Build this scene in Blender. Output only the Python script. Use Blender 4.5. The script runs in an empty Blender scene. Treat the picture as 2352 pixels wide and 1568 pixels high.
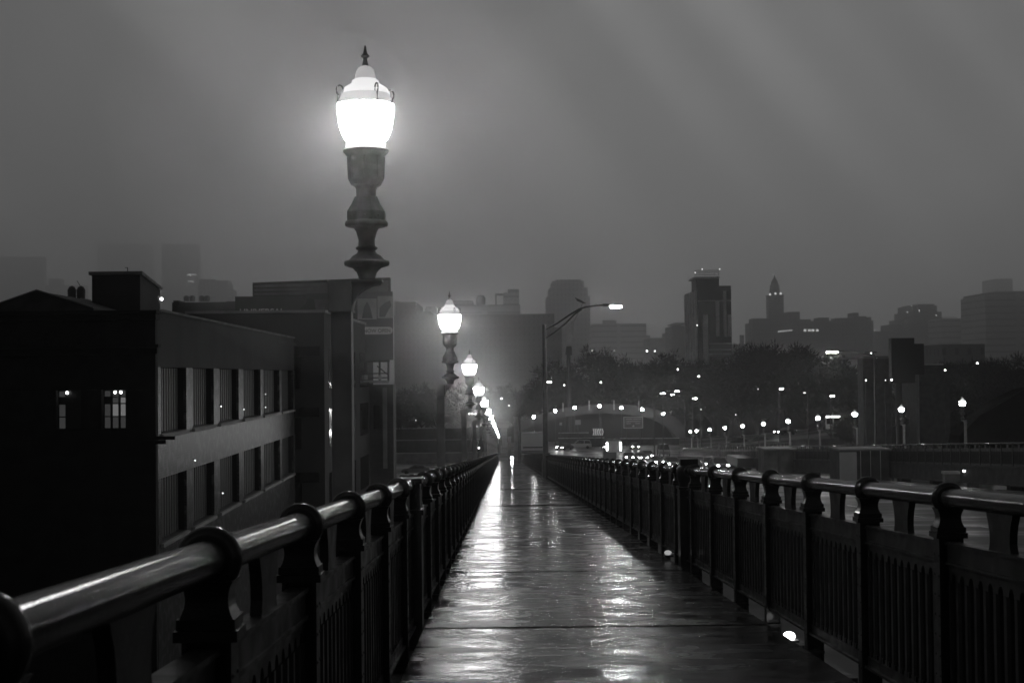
import bpy, math, random
from mathutils import Matrix, Vector
R = math.radians
sc = bpy.context.scene
C = bpy.data.collections.new("place"); sc.collection.children.link(C)

# ------------------------------------------------------------------ camera, sky, exposure
CAM = Vector((0, 0, 1.70))
LENS = 50.0
FPX = 2352 * LENS / 36.0
cam_d = bpy.data.cameras.new("camera"); cam = bpy.data.objects.new("camera", cam_d)
sc.collection.objects.link(cam); sc.camera = cam
cam_d.lens = LENS; cam_d.sensor_width = 36.0
cam_d.clip_start = 0.05; cam_d.clip_end = 12000
cam_d.dof.use_dof = True; cam_d.dof.focus_distance = 20.0; cam_d.dof.aperture_fstop = 8.0
CROT = Matrix.Rotation(-R(0.365), 3, 'Z') @ Matrix.Rotation(R(90 + 1.33), 3, 'X') @ Matrix.Rotation(R(-0.6), 3, 'Z')
cam.matrix_world = Matrix.Translation(CAM) @ CROT.to_4x4()

def at(px, py, Y):
    """world point at depth Y for a direction measured on the photograph (2352 px wide)"""
    d = CROT @ Vector(((px - 1176) / FPX, -(py - 784) / FPX, -1.0))
    return CAM + d * ((Y - CAM.y) / d.y)

SL = 175.0 / 3267.0            # fall of the bridge towards the city
def bz(y): return -SL * y

w = bpy.data.worlds.new("World"); sc.world = w; w.use_nodes = True
nt = w.node_tree; nt.nodes.clear()
def N(t, typ, **kw):
    n = t.nodes.new(typ)
    for k, v in kw.items():
        setattr(n, k, v)
    return n
SKY = 0.125
out = nt.nodes.new('ShaderNodeOutputWorld'); bg = nt.nodes.new('ShaderNodeBackground')
sky = nt.nodes.new('ShaderNodeTexSky'); sky.sky_type = 'NISHITA'; sky.sun_disc = False
sky.sun_elevation = R(4); sky.sun_rotation = R(10); sky.dust_density = 4
bw = nt.nodes.new('ShaderNodeRGBToBW'); nt.links.new(sky.outputs[0], bw.inputs[0])
tc = nt.nodes.new('ShaderNodeTexCoord')
sep = nt.nodes.new('ShaderNodeSeparateXYZ'); nt.links.new(tc.outputs['Generated'], sep.inputs[0])
# even cloud deck: mostly flat brightness with a little of the clear-sky falloff, cloud mottle, and light beams painted as soft streaks
def dotn(vec):
    d = nt.nodes.new('ShaderNodeVectorMath'); d.operation = 'DOT_PRODUCT'; nt.links.new(tc.outputs['Generated'], d.inputs[0]); d.inputs[1].default_value = vec
    return d.outputs['Value']
cmb = nt.nodes.new('ShaderNodeCombineXYZ')      # light beams painted into the sky, running down to the right
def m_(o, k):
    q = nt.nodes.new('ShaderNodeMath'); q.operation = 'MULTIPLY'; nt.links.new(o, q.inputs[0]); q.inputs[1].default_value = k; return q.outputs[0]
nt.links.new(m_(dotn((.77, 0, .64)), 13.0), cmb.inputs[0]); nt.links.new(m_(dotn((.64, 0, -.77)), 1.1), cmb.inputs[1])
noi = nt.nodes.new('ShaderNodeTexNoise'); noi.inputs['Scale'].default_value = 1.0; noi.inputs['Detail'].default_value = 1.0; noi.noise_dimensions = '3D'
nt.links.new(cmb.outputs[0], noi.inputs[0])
noi2 = nt.nodes.new('ShaderNodeTexNoise'); noi2.inputs['Scale'].default_value = 5.0; noi2.inputs['Detail'].default_value = 4.0
nt.links.new(tc.outputs['Generated'], noi2.inputs[0])
def math_(t, op, a, b, c=None):
    m = t.nodes.new('ShaderNodeMath'); m.operation = op
    for i, v in enumerate((a, b, c)):
        if v is None: continue
        if hasattr(v, 'default_value') or hasattr(v, 'links'): t.links.new(v, m.inputs[i])
        else: m.inputs[i].default_value = v
    return m.outputs[0]
def mrange(t, v, a, b, c, d):
    m = t.nodes.new('ShaderNodeMapRange'); t.links.new(v, m.inputs[0])
    for i, x in enumerate((a, b, c, d)): m.inputs[i + 1].default_value = x
    m.interpolation_type = 'SMOOTHSTEP' if hasattr(m, 'interpolation_type') else m.interpolation_type
    return m.outputs[0]
skyc = math_(nt, 'POWER', bw.outputs[0], 0.15)
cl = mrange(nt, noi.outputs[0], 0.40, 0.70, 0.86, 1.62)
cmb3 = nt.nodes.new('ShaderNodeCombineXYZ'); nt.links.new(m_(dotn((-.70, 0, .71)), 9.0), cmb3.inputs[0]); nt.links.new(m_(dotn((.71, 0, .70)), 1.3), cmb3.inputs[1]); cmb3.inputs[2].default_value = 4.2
noi3 = nt.nodes.new('ShaderNodeTexNoise'); noi3.inputs['Scale'].default_value = 1.0; noi3.inputs['Detail'].default_value = 1.0; nt.links.new(cmb3.outputs[0], noi3.inputs[0])  # crossing light beams, painted into the sky the other way
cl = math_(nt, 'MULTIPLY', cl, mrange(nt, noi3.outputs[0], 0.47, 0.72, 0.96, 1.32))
cl2 = mrange(nt, noi2.outputs[0], 0.3, 0.7, 0.86, 1.14)
front = mrange(nt, sep.outputs[1], -0.6, 1.0, 0.20, 1.0)      # the lit city side of the cloud deck is the bright one
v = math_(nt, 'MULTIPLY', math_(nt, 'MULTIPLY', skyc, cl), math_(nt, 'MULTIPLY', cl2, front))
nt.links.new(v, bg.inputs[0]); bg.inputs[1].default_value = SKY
nt.links.new(bg.outputs[0], out.inputs[0])

sun_d = bpy.data.lights.new("sun", 'SUN'); sun_d.energy = 0.02; sun_d.angle = R(30)
sun = bpy.data.objects.new("sun", sun_d); sc.collection.objects.link(sun)
sun.rotation_euler = (R(86), 0, R(170))

sc.view_settings.view_transform = 'Standard'; sc.view_settings.look = 'None'
sc.view_settings.exposure = 0.0; sc.view_settings.gamma = 1.0; sc.view_settings.use_curve_mapping = False
cy = sc.cycles
cy.max_bounces = 5; cy.diffuse_bounces = 2; cy.glossy_bounces = 4; cy.volume_bounces = 2
cy.transparent_max_bounces = 12
cy.use_light_tree = False
cy.use_denoising = True
cy.sample_clamp_indirect = 2.0
cy.sample_clamp_direct = 0.0
cy.filter_width = 1.6

# ------------------------------------------------------------------ materials
def mat(name, base, rough=0.5, metal=0.0, noise=None, bump=None, spec=0.5, emit=None, coat=0.0, rvar=None, cbump=None):
    """noise=(scale, low, high[, stretch]); bump=(scale, strength[, stretch]); rvar=(scale, r0, r1)"""
    m = bpy.data.materials.new(name); m.use_nodes = True
    t = m.node_tree; b = t.nodes['Principled BSDF']
    b.inputs['Base Color'].default_value = (base, base, base, 1)
    b.inputs['Roughness'].default_value = rough; b.inputs['Metallic'].default_value = metal
    b.inputs['Specular IOR Level'].default_value = spec; b.inputs['Coat Weight'].default_value = coat
    b.inputs['Coat Roughness'].default_value = 0.05
    co = t.nodes.new('ShaderNodeTexCoord')
    def nz(scale, stretch=None, detail=5.0):
        n = t.nodes.new('ShaderNodeTexNoise'); n.inputs['Scale'].default_value = scale; n.inputs['Detail'].default_value = detail
        if stretch:
            mp = t.nodes.new('ShaderNodeMapping'); mp.inputs['Scale'].default_value = stretch
            t.links.new(co.outputs['Object'], mp.inputs[0]); t.links.new(mp.outputs[0], n.inputs[0])
        else: t.links.new(co.outputs['Object'], n.inputs[0])
        return n.outputs[0]
    if noise:
        v = mrange(t, nz(noise[0], noise[3] if len(noise) > 3 else None), 0.3, 0.7, base * noise[1], base * noise[2])
        t.links.new(v, b.inputs['Base Color'])
    if rvar:
        v = mrange(t, nz(rvar[0], rvar[3] if len(rvar) > 3 else None), 0.35, 0.65, rvar[1], rvar[2]); t.links.new(v, b.inputs['Roughness'])
    if bump:
        bp = t.nodes.new('ShaderNodeBump'); bp.inputs['Strength'].default_value = bump[1]; bp.inputs['Distance'].default_value = 0.01
        t.links.new(nz(bump[0], bump[2] if len(bump) > 2 else None), bp.inputs['Height']); t.links.new(bp.outputs[0], b.inputs['Normal'])
    if cbump:
        bp = t.nodes.new('ShaderNodeBump'); bp.inputs['Strength'].default_value = cbump[1]; bp.inputs['Distance'].default_value = 0.002
        t.links.new(nz(cbump[0], None, 2.0), bp.inputs['Height']); t.links.new(bp.outputs[0], b.inputs['Coat Normal'])
    if emit is not None:
        b.inputs['Emission Color'].default_value = (1, 1, 1, 1); b.inputs['Emission Strength'].default_value = emit
    return m

def emis(name, s):
    m = bpy.data.materials.new(name); m.use_nodes = True; t = m.node_tree; t.nodes.clear()
    o = t.nodes.new('ShaderNodeOutputMaterial'); e = t.nodes.new('ShaderNodeEmission')
    e.inputs[1].default_value = s; t.links.new(e.outputs[0], o.inputs[0])
    if s < 100: m.cycles.emission_sampling = 'NONE'
    return m

def brickmat(name, c1, c2, mortar, sx, sy, msize=0.02, rough=0.7, axis='xz', bump=0.3, sq=1.0, patch=None):
    m = bpy.data.materials.new(name); m.use_nodes = True; t = m.node_tree; b = t.nodes['Principled BSDF']
    co = t.nodes.new('ShaderNodeTexCoord'); s = t.nodes.new('ShaderNodeSeparateXYZ'); cb = t.nodes.new('ShaderNodeCombineXYZ')
    t.links.new(co.outputs['Object'], s.inputs[0])
    ax = {'x': 0, 'y': 1, 'z': 2}
    if axis == 'xyz':
        t.links.new(math_(t, 'ADD', s.outputs[0], s.outputs[1]), cb.inputs[0]); t.links.new(s.outputs[2], cb.inputs[1])
    else:
        t.links.new(s.outputs[ax[axis[0]]], cb.inputs[0]); t.links.new(s.outputs[ax[axis[1]]], cb.inputs[1])
    br = t.nodes.new('ShaderNodeTexBrick'); t.links.new(cb.outputs[0], br.inputs[0])
    br.inputs['Color1'].default_value = (c1,) * 3 + (1,); br.inputs['Color2'].default_value = (c2,) * 3 + (1,)
    br.inputs['Mortar'].default_value = (mortar,) * 3 + (1,); br.inputs['Scale'].default_value = 1.0
    br.inputs['Brick Width'].default_value = sx; br.inputs['Row Height'].default_value = sy
    br.inputs['Mortar Size'].default_value = msize; br.offset = 0.5 * sq
    col = br.outputs[0]
    if patch:
        n = t.nodes.new('ShaderNodeTexNoise'); n.inputs['Scale'].default_value = patch[0]; n.inputs['Detail'].default_value = 8
        t.links.new(co.outputs['Object'], n.inputs[0])
        f = mrange(t, n.outputs[0], 0.48, 0.62, 0, 1)
        mx = t.nodes.new('ShaderNodeMix'); mx.data_type = 'RGBA'
        t.links.new(f, mx.inputs[0]); t.links.new(col, mx.inputs[6]); mx.inputs[7].default_value = (patch[1],) * 3 + (1,)
        col = mx.outputs[2]
    t.links.new(col, b.inputs['Base Color']); b.inputs['Roughness'].default_value = rough
    if bump:
        bp = t.nodes.new('ShaderNodeBump'); bp.inputs['Strength'].default_value = bump; bp.inputs['Distance'].default_value = 0.02
        t.links.new(br.outputs[0], bp.inputs['Height']); t.links.new(bp.outputs[0], b.inputs['Normal'])
    return m

M = {}
M['rail'] = mat('wet painted steel', 0.018, 0.4, 0, noise=(6, .8, 1.2), bump=(160, .1), spec=.25, coat=0.12, rvar=(5, .3, .48))
M['pipe'] = mat('wet painted pipe', 0.022, 0.7, 0, noise=(5, .8, 1.2), bump=(150, .12), coat=.5, spec=.05, cbump=(210, .3))
M['rivet'] = mat('rivet steel', 0.05, 0.3, 0)
M['lamp'] = mat('lamp cast iron', 0.16, 0.45, 0, noise=(12, .7, 1.25), bump=(60, .25))
M['lamp_post'] = mat('post steel plate', 0.55, 0.5, 0, noise=(3, .75, 1.2), bump=(30, .2))
M['globe'] = emis('lit lamp globe', 105.0)
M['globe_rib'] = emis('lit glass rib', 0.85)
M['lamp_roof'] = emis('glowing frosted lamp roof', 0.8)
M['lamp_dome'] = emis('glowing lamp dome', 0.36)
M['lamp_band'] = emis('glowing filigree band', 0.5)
M['far_globe'] = emis('lit far globe', 130.0)
M['head'] = emis('lit road lamp', 600.0)
M['tiny'] = emis('small lit bulb', 14.0)
M['car_light'] = emis('car head light', 45.0)
M['car_tail'] = emis('car tail light', 6.0)
M['marker'] = emis('marker light', 26.0)
M['lit_win'] = emis('lit window far', 0.55)
M['lit_dim'] = emis('dim room light', 0.035)
M['lit_room'] = emis('lit room', 0.14)
M['tube'] = emis('room ceiling lamp', 9.0)
M['concrete_dark'] = mat('dark concrete', 0.05, 0.8, noise=(1.2, .6, 1.3), bump=(12, .3))
M['concrete'] = mat('concrete', 0.20, 0.85, noise=(.8, .7, 1.15), bump=(10, .3))
M['pale'] = mat('pale concrete', 0.45, 0.8, noise=(.5, .8, 1.1), bump=(8, .2))
M['steel'] = mat('galvanised pole', 0.08, 0.4, 0.5, noise=(3, .8, 1.2))
M['black'] = mat('black paint', 0.012, 0.5)
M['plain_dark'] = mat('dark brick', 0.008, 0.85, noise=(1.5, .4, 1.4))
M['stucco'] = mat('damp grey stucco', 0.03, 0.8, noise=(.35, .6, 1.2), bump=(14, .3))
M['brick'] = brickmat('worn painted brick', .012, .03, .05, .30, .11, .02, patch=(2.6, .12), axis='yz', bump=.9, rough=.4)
M['glass'] = mat('dark window glass', 0.01, 0.12, spec=0.6)
M['bars'] = mat('security bars', 0.15, 0.5)
M['car_dark'] = mat('dark car paint', 0.02, 0.2, coat=1.0)
M['car_grey'] = mat('grey car paint', 0.12, 0.25, coat=1.0)
M['car_white'] = mat('white car paint', 0.6, 0.3, coat=1.0)
M['tyre'] = mat('tyre rubber', 0.01, 0.8)
M['car_glass'] = mat('car glass', 0.01, 0.08, spec=.7)
M['bark'] = mat('wet bark', 0.02, 0.9, noise=(3, .6, 1.3))
M['twig'] = mat('wet twigs', 0.02, 0.9)
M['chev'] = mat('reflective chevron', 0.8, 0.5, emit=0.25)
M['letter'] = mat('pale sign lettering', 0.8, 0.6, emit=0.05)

# wet walkway: fine transverse brush marks, darker still-water films, glossy everywhere
def wet_ground(name, base, r_lo, r_hi, fine, fine_str, pud=1.2, sheen=1.0):
    m = bpy.data.materials.new(name); m.use_nodes = True; t = m.node_tree; b = t.nodes['Principled BSDF']
    co = t.nodes.new('ShaderNodeTexCoord')
    def nz(scale, st, det=5, dist=0.0):
        mp = t.nodes.new('ShaderNodeMapping'); mp.inputs['Scale'].default_value = st
        geo = t.nodes.new('ShaderNodeNewGeometry')
        t.links.new(geo.outputs['Position'], mp.inputs[0])
        n = t.nodes.new('ShaderNodeTexNoise'); n.inputs['Scale'].default_value = scale; n.inputs['Detail'].default_value = det
        n.inputs['Distortion'].default_value = dist
        t.links.new(mp.outputs[0], n.inputs[0]); return n.outputs[0]
    p = nz(pud, (.55, 1.0, 1), 9, 0.8)
    pm = mrange(t, p, 0.32, 0.68, 0, 1)
    rough = mrange(t, pm, 0, 1, r_lo, r_hi); t.links.new(rough, b.inputs['Roughness'])
    c = mrange(t, nz(5.0, (1, 1, 1), 12), 0.35, 0.65, base * .3, base * 1.8); t.links.new(c, b.inputs['Base Color'])
    b.inputs['Specular IOR Level'].default_value = 0.5 * sheen
    h1 = nz(fine, (.42, 1, 1), 6, 0.3); h2 = nz(fine * 4, (1, 1, 1), 3)
    h3 = nz(4.0, (.35, 1, 1), 2, .2)
    hh = math_(t, 'ADD', math_(t, 'MULTIPLY', math_(t, 'SUBTRACT', math_(t, 'ADD', h1, math_(t, 'MULTIPLY', h2, 0.5)), .75), math_(t, 'ADD', math_(t, 'MULTIPLY', pm, .8), .2)), math_(t, 'MULTIPLY', h3, .06))
    bp = t.nodes.new('ShaderNodeBump'); bp.inputs['Strength'].default_value = fine_str; bp.inputs['Distance'].default_value = 0.008
    t.links.new(hh, bp.inputs['Height']); t.links.new(bp.outputs[0], b.inputs['Normal'])
    return m
M['walk'] = wet_ground('wet walkway concrete', 0.024, 0.06, 0.30, 50, .5, 2.6, .10)
M['road'] = wet_ground('wet road asphalt', 0.025, 0.28, 0.5, 14, 0.4, .35, .25)
M['ground'] = wet_ground('wet city ground', 0.03, 0.35, 0.7, 3, 0.2, .1)

# ------------------------------------------------------------------ mesh helpers
class MB:
    def __init__(s): s.v = []; s.f = []; s.sm = []; s.mi = []
    def add(s, vs, fs, smooth=False, mi=0):
        o = len(s.v); s.v += [tuple(v) for v in vs]; s.f += [tuple(i + o for i in f) for f in fs]
        s.sm += [smooth] * len(fs); s.mi += [mi] * len(fs); return s
    def box(s, x0, x1, y0, y1, z0, z1, mi=0, sh=0.0):
        """box; sh shears z with y (sh = dz/dy)"""
        vs = [(x, y, z + sh * y) for x in (x0, x1) for y in (y0, y1) for z in (z0, z1)]
        return s.add(vs, [(0, 1, 3, 2), (4, 6, 7, 5), (0, 4, 5, 1), (2, 3, 7, 6), (0, 2, 6, 4), (1, 5, 7, 3)], mi=mi)
    def hexa(s, b, t, mi=0):
        """bottom quad b and top quad t (counter-clockwise from above)"""
        return s.add(list(b) + list(t), [(3, 2, 1, 0), (4, 5, 6, 7), (0, 1, 5, 4), (1, 2, 6, 5), (2, 3, 7, 6), (3, 0, 4, 7)], mi=mi)
    def prism(s, pts, axis, a, b, mi=0, smooth=False):
        """extrude 2D outline along axis ('x': pts are (y,z); 'y': (x,z); 'z': (x,y))"""
        n = len(pts)
        def P(p, c): return {'x': (c, p[0], p[1]), 'y': (p[0], c, p[1]), 'z': (p[0], p[1], c)}[axis]
        vs = [P(p, a) for p in pts] + [P(p, b) for p in pts]
        fs = [tuple(range(n))[::-1], tuple(range(n, 2 * n))]
        s.add(vs, fs, mi=mi)
        s.add(vs, [(i, (i + 1) % n, n + (i + 1) % n, n + i) for i in range(n)], smooth, mi)
        return s
    def tube(s, pts, rad, seg=8, mi=0, cap=True):
        pts = [Vector(p) for p in pts]; n = len(pts)
        if not hasattr(rad, '__len__'): rad = [rad] * n
        rings = []
        for i, p in enumerate(pts):
            d = (pts[min(i + 1, n - 1)] - pts[max(i - 1, 0)]).normalized()
            u = d.cross(Vector((0, 0, 1)))
            if u.length < 1e-3: u = d.cross(Vector((1, 0, 0)))
            u.normalize(); w_ = u.cross(d)
            rings.append([p + (u * math.cos(2 * math.pi * k / seg) + w_ * math.sin(2 * math.pi * k / seg)) * rad[i] for k in range(seg)])
        vs = [v for r in rings for v in r]; fs = []
        for i in range(n - 1):
            for k in range(seg):
                a, b = i * seg + k, i * seg + (k + 1) % seg
                fs.append((a, b, b + seg, a + seg))
        s.add(vs, fs, True, mi)
        if cap: s.add(rings[0], [tuple(range(seg))[::-1]], mi=mi); s.add(rings[-1], [tuple(range(seg))], mi=mi)
        return s
    def lathe(s, prof, axis='z', c=(0, 0, 0), seg=32, smooth=True, mi=0, closed=False, rot=0.0):
        """prof: (r, h) pairs"""
        vs = []
        for r, h in prof:
            for k in range(seg):
                a = 2 * math.pi * k / seg + rot; x, y = r * math.cos(a), r * math.sin(a)
                if axis == 'z': vs.append((c[0] + x, c[1] + y, c[2] + h))
                else: vs.append((c[0] + x, c[1] + h, c[2] + y))
        fs = []; n = len(prof)
        for i in range(n if closed else n - 1):
            for k in range(seg):
                a, b = i * seg + k, i * seg + (k + 1) % seg; j = ((i + 1) % n) * seg
                q = (a, b, j + (k + 1) % seg, j + k)
                fs.append(q if axis == 'z' else q[::-1])
        return s.add(vs, fs, smooth, mi)
    def ball(s, c, r, seg=10, rings=6, mi=0):
        pr = [(max(r * math.sin(math.pi * i / rings), 1e-4), -r * math.cos(math.pi * i / rings)) for i in range(rings + 1)]
        return s.lathe(pr, 'z', c, seg, True, mi)
    def mesh(s, name, mats):
        me = bpy.data.meshes.new(name); me.from_pydata(s.v, [], s.f)
        me.polygons.foreach_set('use_smooth', s.sm); me.polygons.foreach_set('material_index', s.mi)
        for m in (mats if isinstance(mats, (list, tuple)) else [mats]): me.materials.append(m)
        me.update(); return me
    def build(s, name, mats, parent=None, loc=None):
        o = bpy.data.objects.new(name, s.mesh(name, mats)); C.objects.link(o)
        if parent is not None: o.parent = parent
        if loc is not None: o.location = loc
        return o

def tag(o, label=None, cat=None, group=None, kind=None):
    if label: o['label'] = label
    if cat: o['category'] = cat
    if group: o['group'] = group
    if kind: o['kind'] = kind
    return o
def thing(name, label, cat, loc=(0, 0, 0), rz=0.0, group=None):
    o = bpy.data.objects.new(name, None); C.objects.link(o); o.empty_display_size = .2
    o.location = loc; o.rotation_euler = (0, 0, rz); return tag(o, label, cat, group)
def copy_part(src, parent, loc=None):
    o = src.copy(); C.objects.link(o); o.parent = parent
    if loc is not None: o.location = loc
    for ch in src.children: copy_part(ch, o)
    return o
def dup(root, loc, rz=0.0, label=None, group=None):
    r = root.copy(); C.objects.link(r); r.location = loc; r.rotation_euler = (0, 0, rz)
    if label: r['label'] = label
    if group: r['group'] = group
    for ch in root.children: copy_part(ch, r)
    return r
def text_mesh(name, s, size, m, parent, loc, rot, extrude=0.02, align='LEFT', bold=0.0, sx=1.0):
    cu = bpy.data.curves.new(name, 'FONT'); cu.body = s; cu.size = size; cu.extrude = extrude; cu.align_x = align; cu.offset = bold
    t = bpy.data.objects.new(name + "_curve", cu); C.objects.link(t)
    bpy.context.view_layer.update()
    me = bpy.data.meshes.new_from_object(t.evaluated_get(bpy.context.evaluated_depsgraph_get()))
    bpy.data.objects.remove(t); bpy.data.curves.remove(cu)
    me.materials.clear(); me.materials.append(m)
    o = bpy.data.objects.new(name, me); C.objects.link(o); o.parent = parent; o.location = loc; o.rotation_euler = rot; o.scale = (sx, 1, 1)
    return o

BASEZ = -14.3
HR = 2.6                                   # road below the camera line
def roadz(y): return 1.7 - HR - SL * min(y, 250.0)

# ------------------------------------------------------------------ ground, road, walkway
g = MB(); g.box(-6000, 6000, -400, 9000, BASEZ - 1, BASEZ - 0.05)
tag(g.build('ground', M['ground']), kind='structure')
g = MB()
ys = [-30, 0, 50, 100, 150, 200, 250, 320, 460]
for a, b in zip(ys, ys[1:]):
    x1 = 29.5; x0 = 3.02
    za, zb = roadz(a), roadz(b)
    if a >= 250: x0 = -14; x1 = 60
    g.hexa([(x0, a, za - .6), (x1, a, za - .6), (x1, b, zb - .6), (x0, b, zb - .6)], [(x0, a, za), (x1, a, za), (x1, b, zb), (x0, b, zb)])
tag(g.build('road', M['road']), kind='structure')
# painted lane dashes, 4 mm above the asphalt
g = MB()
for k, X in enumerate((8.2, 11.8, 15.4, 19.0, 22.6, 26.2)):
    y = 5.0 + k
    while y < 246:
        g.add([(X - .06, y, roadz(y) + .004), (X + .06, y, roadz(y) + .004), (X + .06, y + 3, roadz(y + 3) + .004), (X - .06, y + 3, roadz(y + 3) + .004)], [(0, 1, 2, 3)])
        y += 9
tag(g.build('road_marking', mat('worn lane paint', .45, .4)), kind='structure')

WX0, WX1 = -.79, 2.53
joints = [7.55, 13.72, 20.1, 25.7, 32.0, 38.2]
y = 44.5
while y < 252: joints.append(y); y += 6.3
g = MB(); y0 = -12.0; rnd = random.Random(3)
for i, y1 in enumerate(joints + [252.0]):
    dz = rnd.uniform(-.010, .010); gap = .035 if i != 2 else .10
    g.hexa([(WX0, y0 + gap, bz(y0) - .14), (WX1, y0 + gap, bz(y0) - .14), (WX1, y1, bz(y1) - .14), (WX0, y1, bz(y1) - .14)],
           [(WX0, y0 + gap, bz(y0) + dz), (WX1, y0 + gap, bz(y0) + dz), (WX1, y1, bz(y1) + dz), (WX0, y1, bz(y1) + dz)])
    y0 = y1
tag(g.build('walkway', M['walk']), kind='structure')
g = MB()
g.box(-.60, 2.3, -12, 252, -.80, -.16, sh=-SL)              # steel deck under the slabs
for k in range(0, 132):
    yy = -10 + k * 1.98
    g.hexa([(-1.0, yy, bz(yy) - .42), (2.9, yy, bz(yy) - .42), (2.9, yy + .14, bz(yy) - .42), (-1.0, yy + .14, bz(yy) - .42)],
           [(-1.0, yy, bz(yy) - .20), (2.9, yy, bz(yy) - .20), (2.9, yy + .14, bz(yy) - .20), (-1.0, yy + .14, bz(yy) - .20)])
tag(g.build('bridge_deck', M['black']), kind='structure')

# ------------------------------------------------------------------ railings
PIPE_Z = 1.375; SP = 1.98; PR = 0.060
def ring_mesh():
    g = MB()
    pr = [(PR + .001, -.050), (.074, -.050), (.082, -.046), (.084, -.036), (.094, -.032), (.101, -.022), (.103, -.004), (.101, .012), (.094, .020), (.090, .034), (.084, .040), (.081, .050), (.074, .056), (PR + .001, .056)]
    g.lathe(pr, 'y', (0, 0, PIPE_Z), 40)
    return g
def post_mesh(s):
    """post without its ring; s=+1: walkway on +x side"""
    g = MB()
    # neck: round under the ring, flaring to the cap block (profile in x, one prism in y with concave sides)
    L = []; nseg = 7
    for i in range(nseg + 1):
        t = i / nseg; z = PIPE_Z - .062 - .115 * t
        hw = .066 + .017 * (2 * t - 1) ** 2
        L.append((hw, z))
    for (h0, z0), (h1, z1) in zip(L, L[1:]):
        d0, d1 = h0 * .80, h1 * .80
        g.hexa([(-h1, -d1, z1), (h1, -d1, z1), (h1, d1, z1), (-h1, d1, z1)], [(-h0, -d0, z0), (h0, -d0, z0), (h0, d0, z0), (-h0, d0, z0)])
    g.box(-.090, .090, -.072, .072, 1.165, 1.198)
    g.box(-.098, .098, -.080, .080, 1.130, 1.163)
    # riveted H section
    g.box(-.060, .060, -.018, .018, -.30, 1.128)
    g.box(min(s * .061, s * .076), max(s * .061, s * .076), -.060, .060, -.30, 1.128)
    g.box(-.076, -.061, -.060, .060, -.30, 1.128) if s > 0 else g.box(.061, .076, -.060, .060, -.30, 1.128)
    for k in range(9):
        z = 1.02 - k * .125
        for yy in (-.042, .042):
            c = (s * .076, yy, z); r = .011
            g.add([(c[0], yy + r * math.cos(a), z + r * math.sin(a)) for a in [k2 * math.pi / 3 for k2 in range(6)]] + [(c[0] + s * .008, yy, z)],
                  [(i, (i + 1) % 6, 6) for i in range(6)], True)
    # foot
    g.box(-.075, .075, -.085, .085, -.145, -.115)
    return g
def panel_mesh(s):
    """one bay of the infill, sheared to the fall of the deck; y from 0 to SP"""
    g = MB(); a, b = .066, SP - .066
    sh = -SL
    g.box(-.045, .045, a, b, 1.085, 1.105, sh=sh)
    g.box(-.030, .030, a, b, .985, 1.083, sh=sh)
    g.box(-.042, .042, a, b, .965, .983, sh=sh)
    g.box(-.024, .024, a, b, .925, .963, sh=sh)
    nb = 11; pitch = (b - a) / nb; hw = pitch * .24
    for k in range(nb):
        c = a + pitch * (k + .5)
        # arch head filler above the slot
        arc = [(c - pitch / 2, .925)] + [(c - hw * math.cos(t), .865 + .052 * math.sin(t)) for t in [math.pi * i / 6 for i in range(7)]] + [(c + pitch / 2, .925)]
        arc2 = [(c - pitch / 2, .865)] + arc[1:-1] + [(c + pitch / 2, .865)]
        poly = [(c - pitch / 2, .9245), (c - pitch / 2, .865)] + [p for p in arc[1:-1]] + [(c + pitch / 2, .865), (c + pitch / 2, .9245)]
        # as strips, so every face stays planar and convex
        xs = [p[0] for p in poly[1:-1]]; zs = [p[1] for p in poly[1:-1]]
        for i in range(len(xs) - 1):
            if xs[i + 1] - xs[i] < 1e-5: continue
            vs = []
            for X in (-.020, .020):
                vs += [(X, xs[i], zs[i] + sh * xs[i]), (X, xs[i + 1], zs[i + 1] + sh * xs[i + 1]), (X, xs[i + 1], .9245 + sh * xs[i + 1]), (X, xs[i], .9245 + sh * xs[i])]
            g.add(vs, [(0, 1, 2, 3), (7, 6, 5, 4), (0, 4, 5, 1)])
    for k in range(nb + 1):
        c = a + pitch * k; h = pitch * .26
        y0 = max(c - h, a); y1 = min(c + h, b); ym = (y0 + y1) / 2; q = (y1 - y0) * .25
        pts = [(-.020, y0), (.012, y0), (.027, ym - q), (.027, ym + q), (.012, y1), (-.020, y1)]
        vs = [(x * (1 if s > 0 else -1), yy, z + sh * yy) for z in (.115, .8649) for x, yy in pts]
        n = 6; g.add(vs, [(i, (i + 1) % n, n + (i + 1) % n, n + i) for i in range(n)])
        # small flare at the foot
        g.box(-.024, .024, max(c - h * 1.25, a), min(c + h * 1.25, b), .112, .150, sh=sh)
    g.box(-.034, .034, a, b, .045, .111, sh=sh)
    g.box(-.060, .060, a, b, .024, .043, sh=sh)
    return g
def bracket_mesh(s):
    """vase shaped plate between pipe and panel, middle of a bay"""
    g = MB(); c = SP / 2
    L = [(.215, 1.325), (.205, 1.30), (.180, 1.26), (.165, 1.21), (.160, 1.16), (.170, 1.125), (.180, 1.106)]
    for (h0, z0), (h1, z1) in zip(L, L[1:]):
        g.add([(X, c + sg * h, z - SL * (c + sg * h)) for X in (-.022, .022) for (h, z) in ((h0, z0), (h1, z1)) for sg in (-1, 1)],
              [(0, 2, 3, 1), (4, 5, 7, 6), (0, 4, 6, 2), (1, 3, 7, 5)])
    return g
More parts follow.
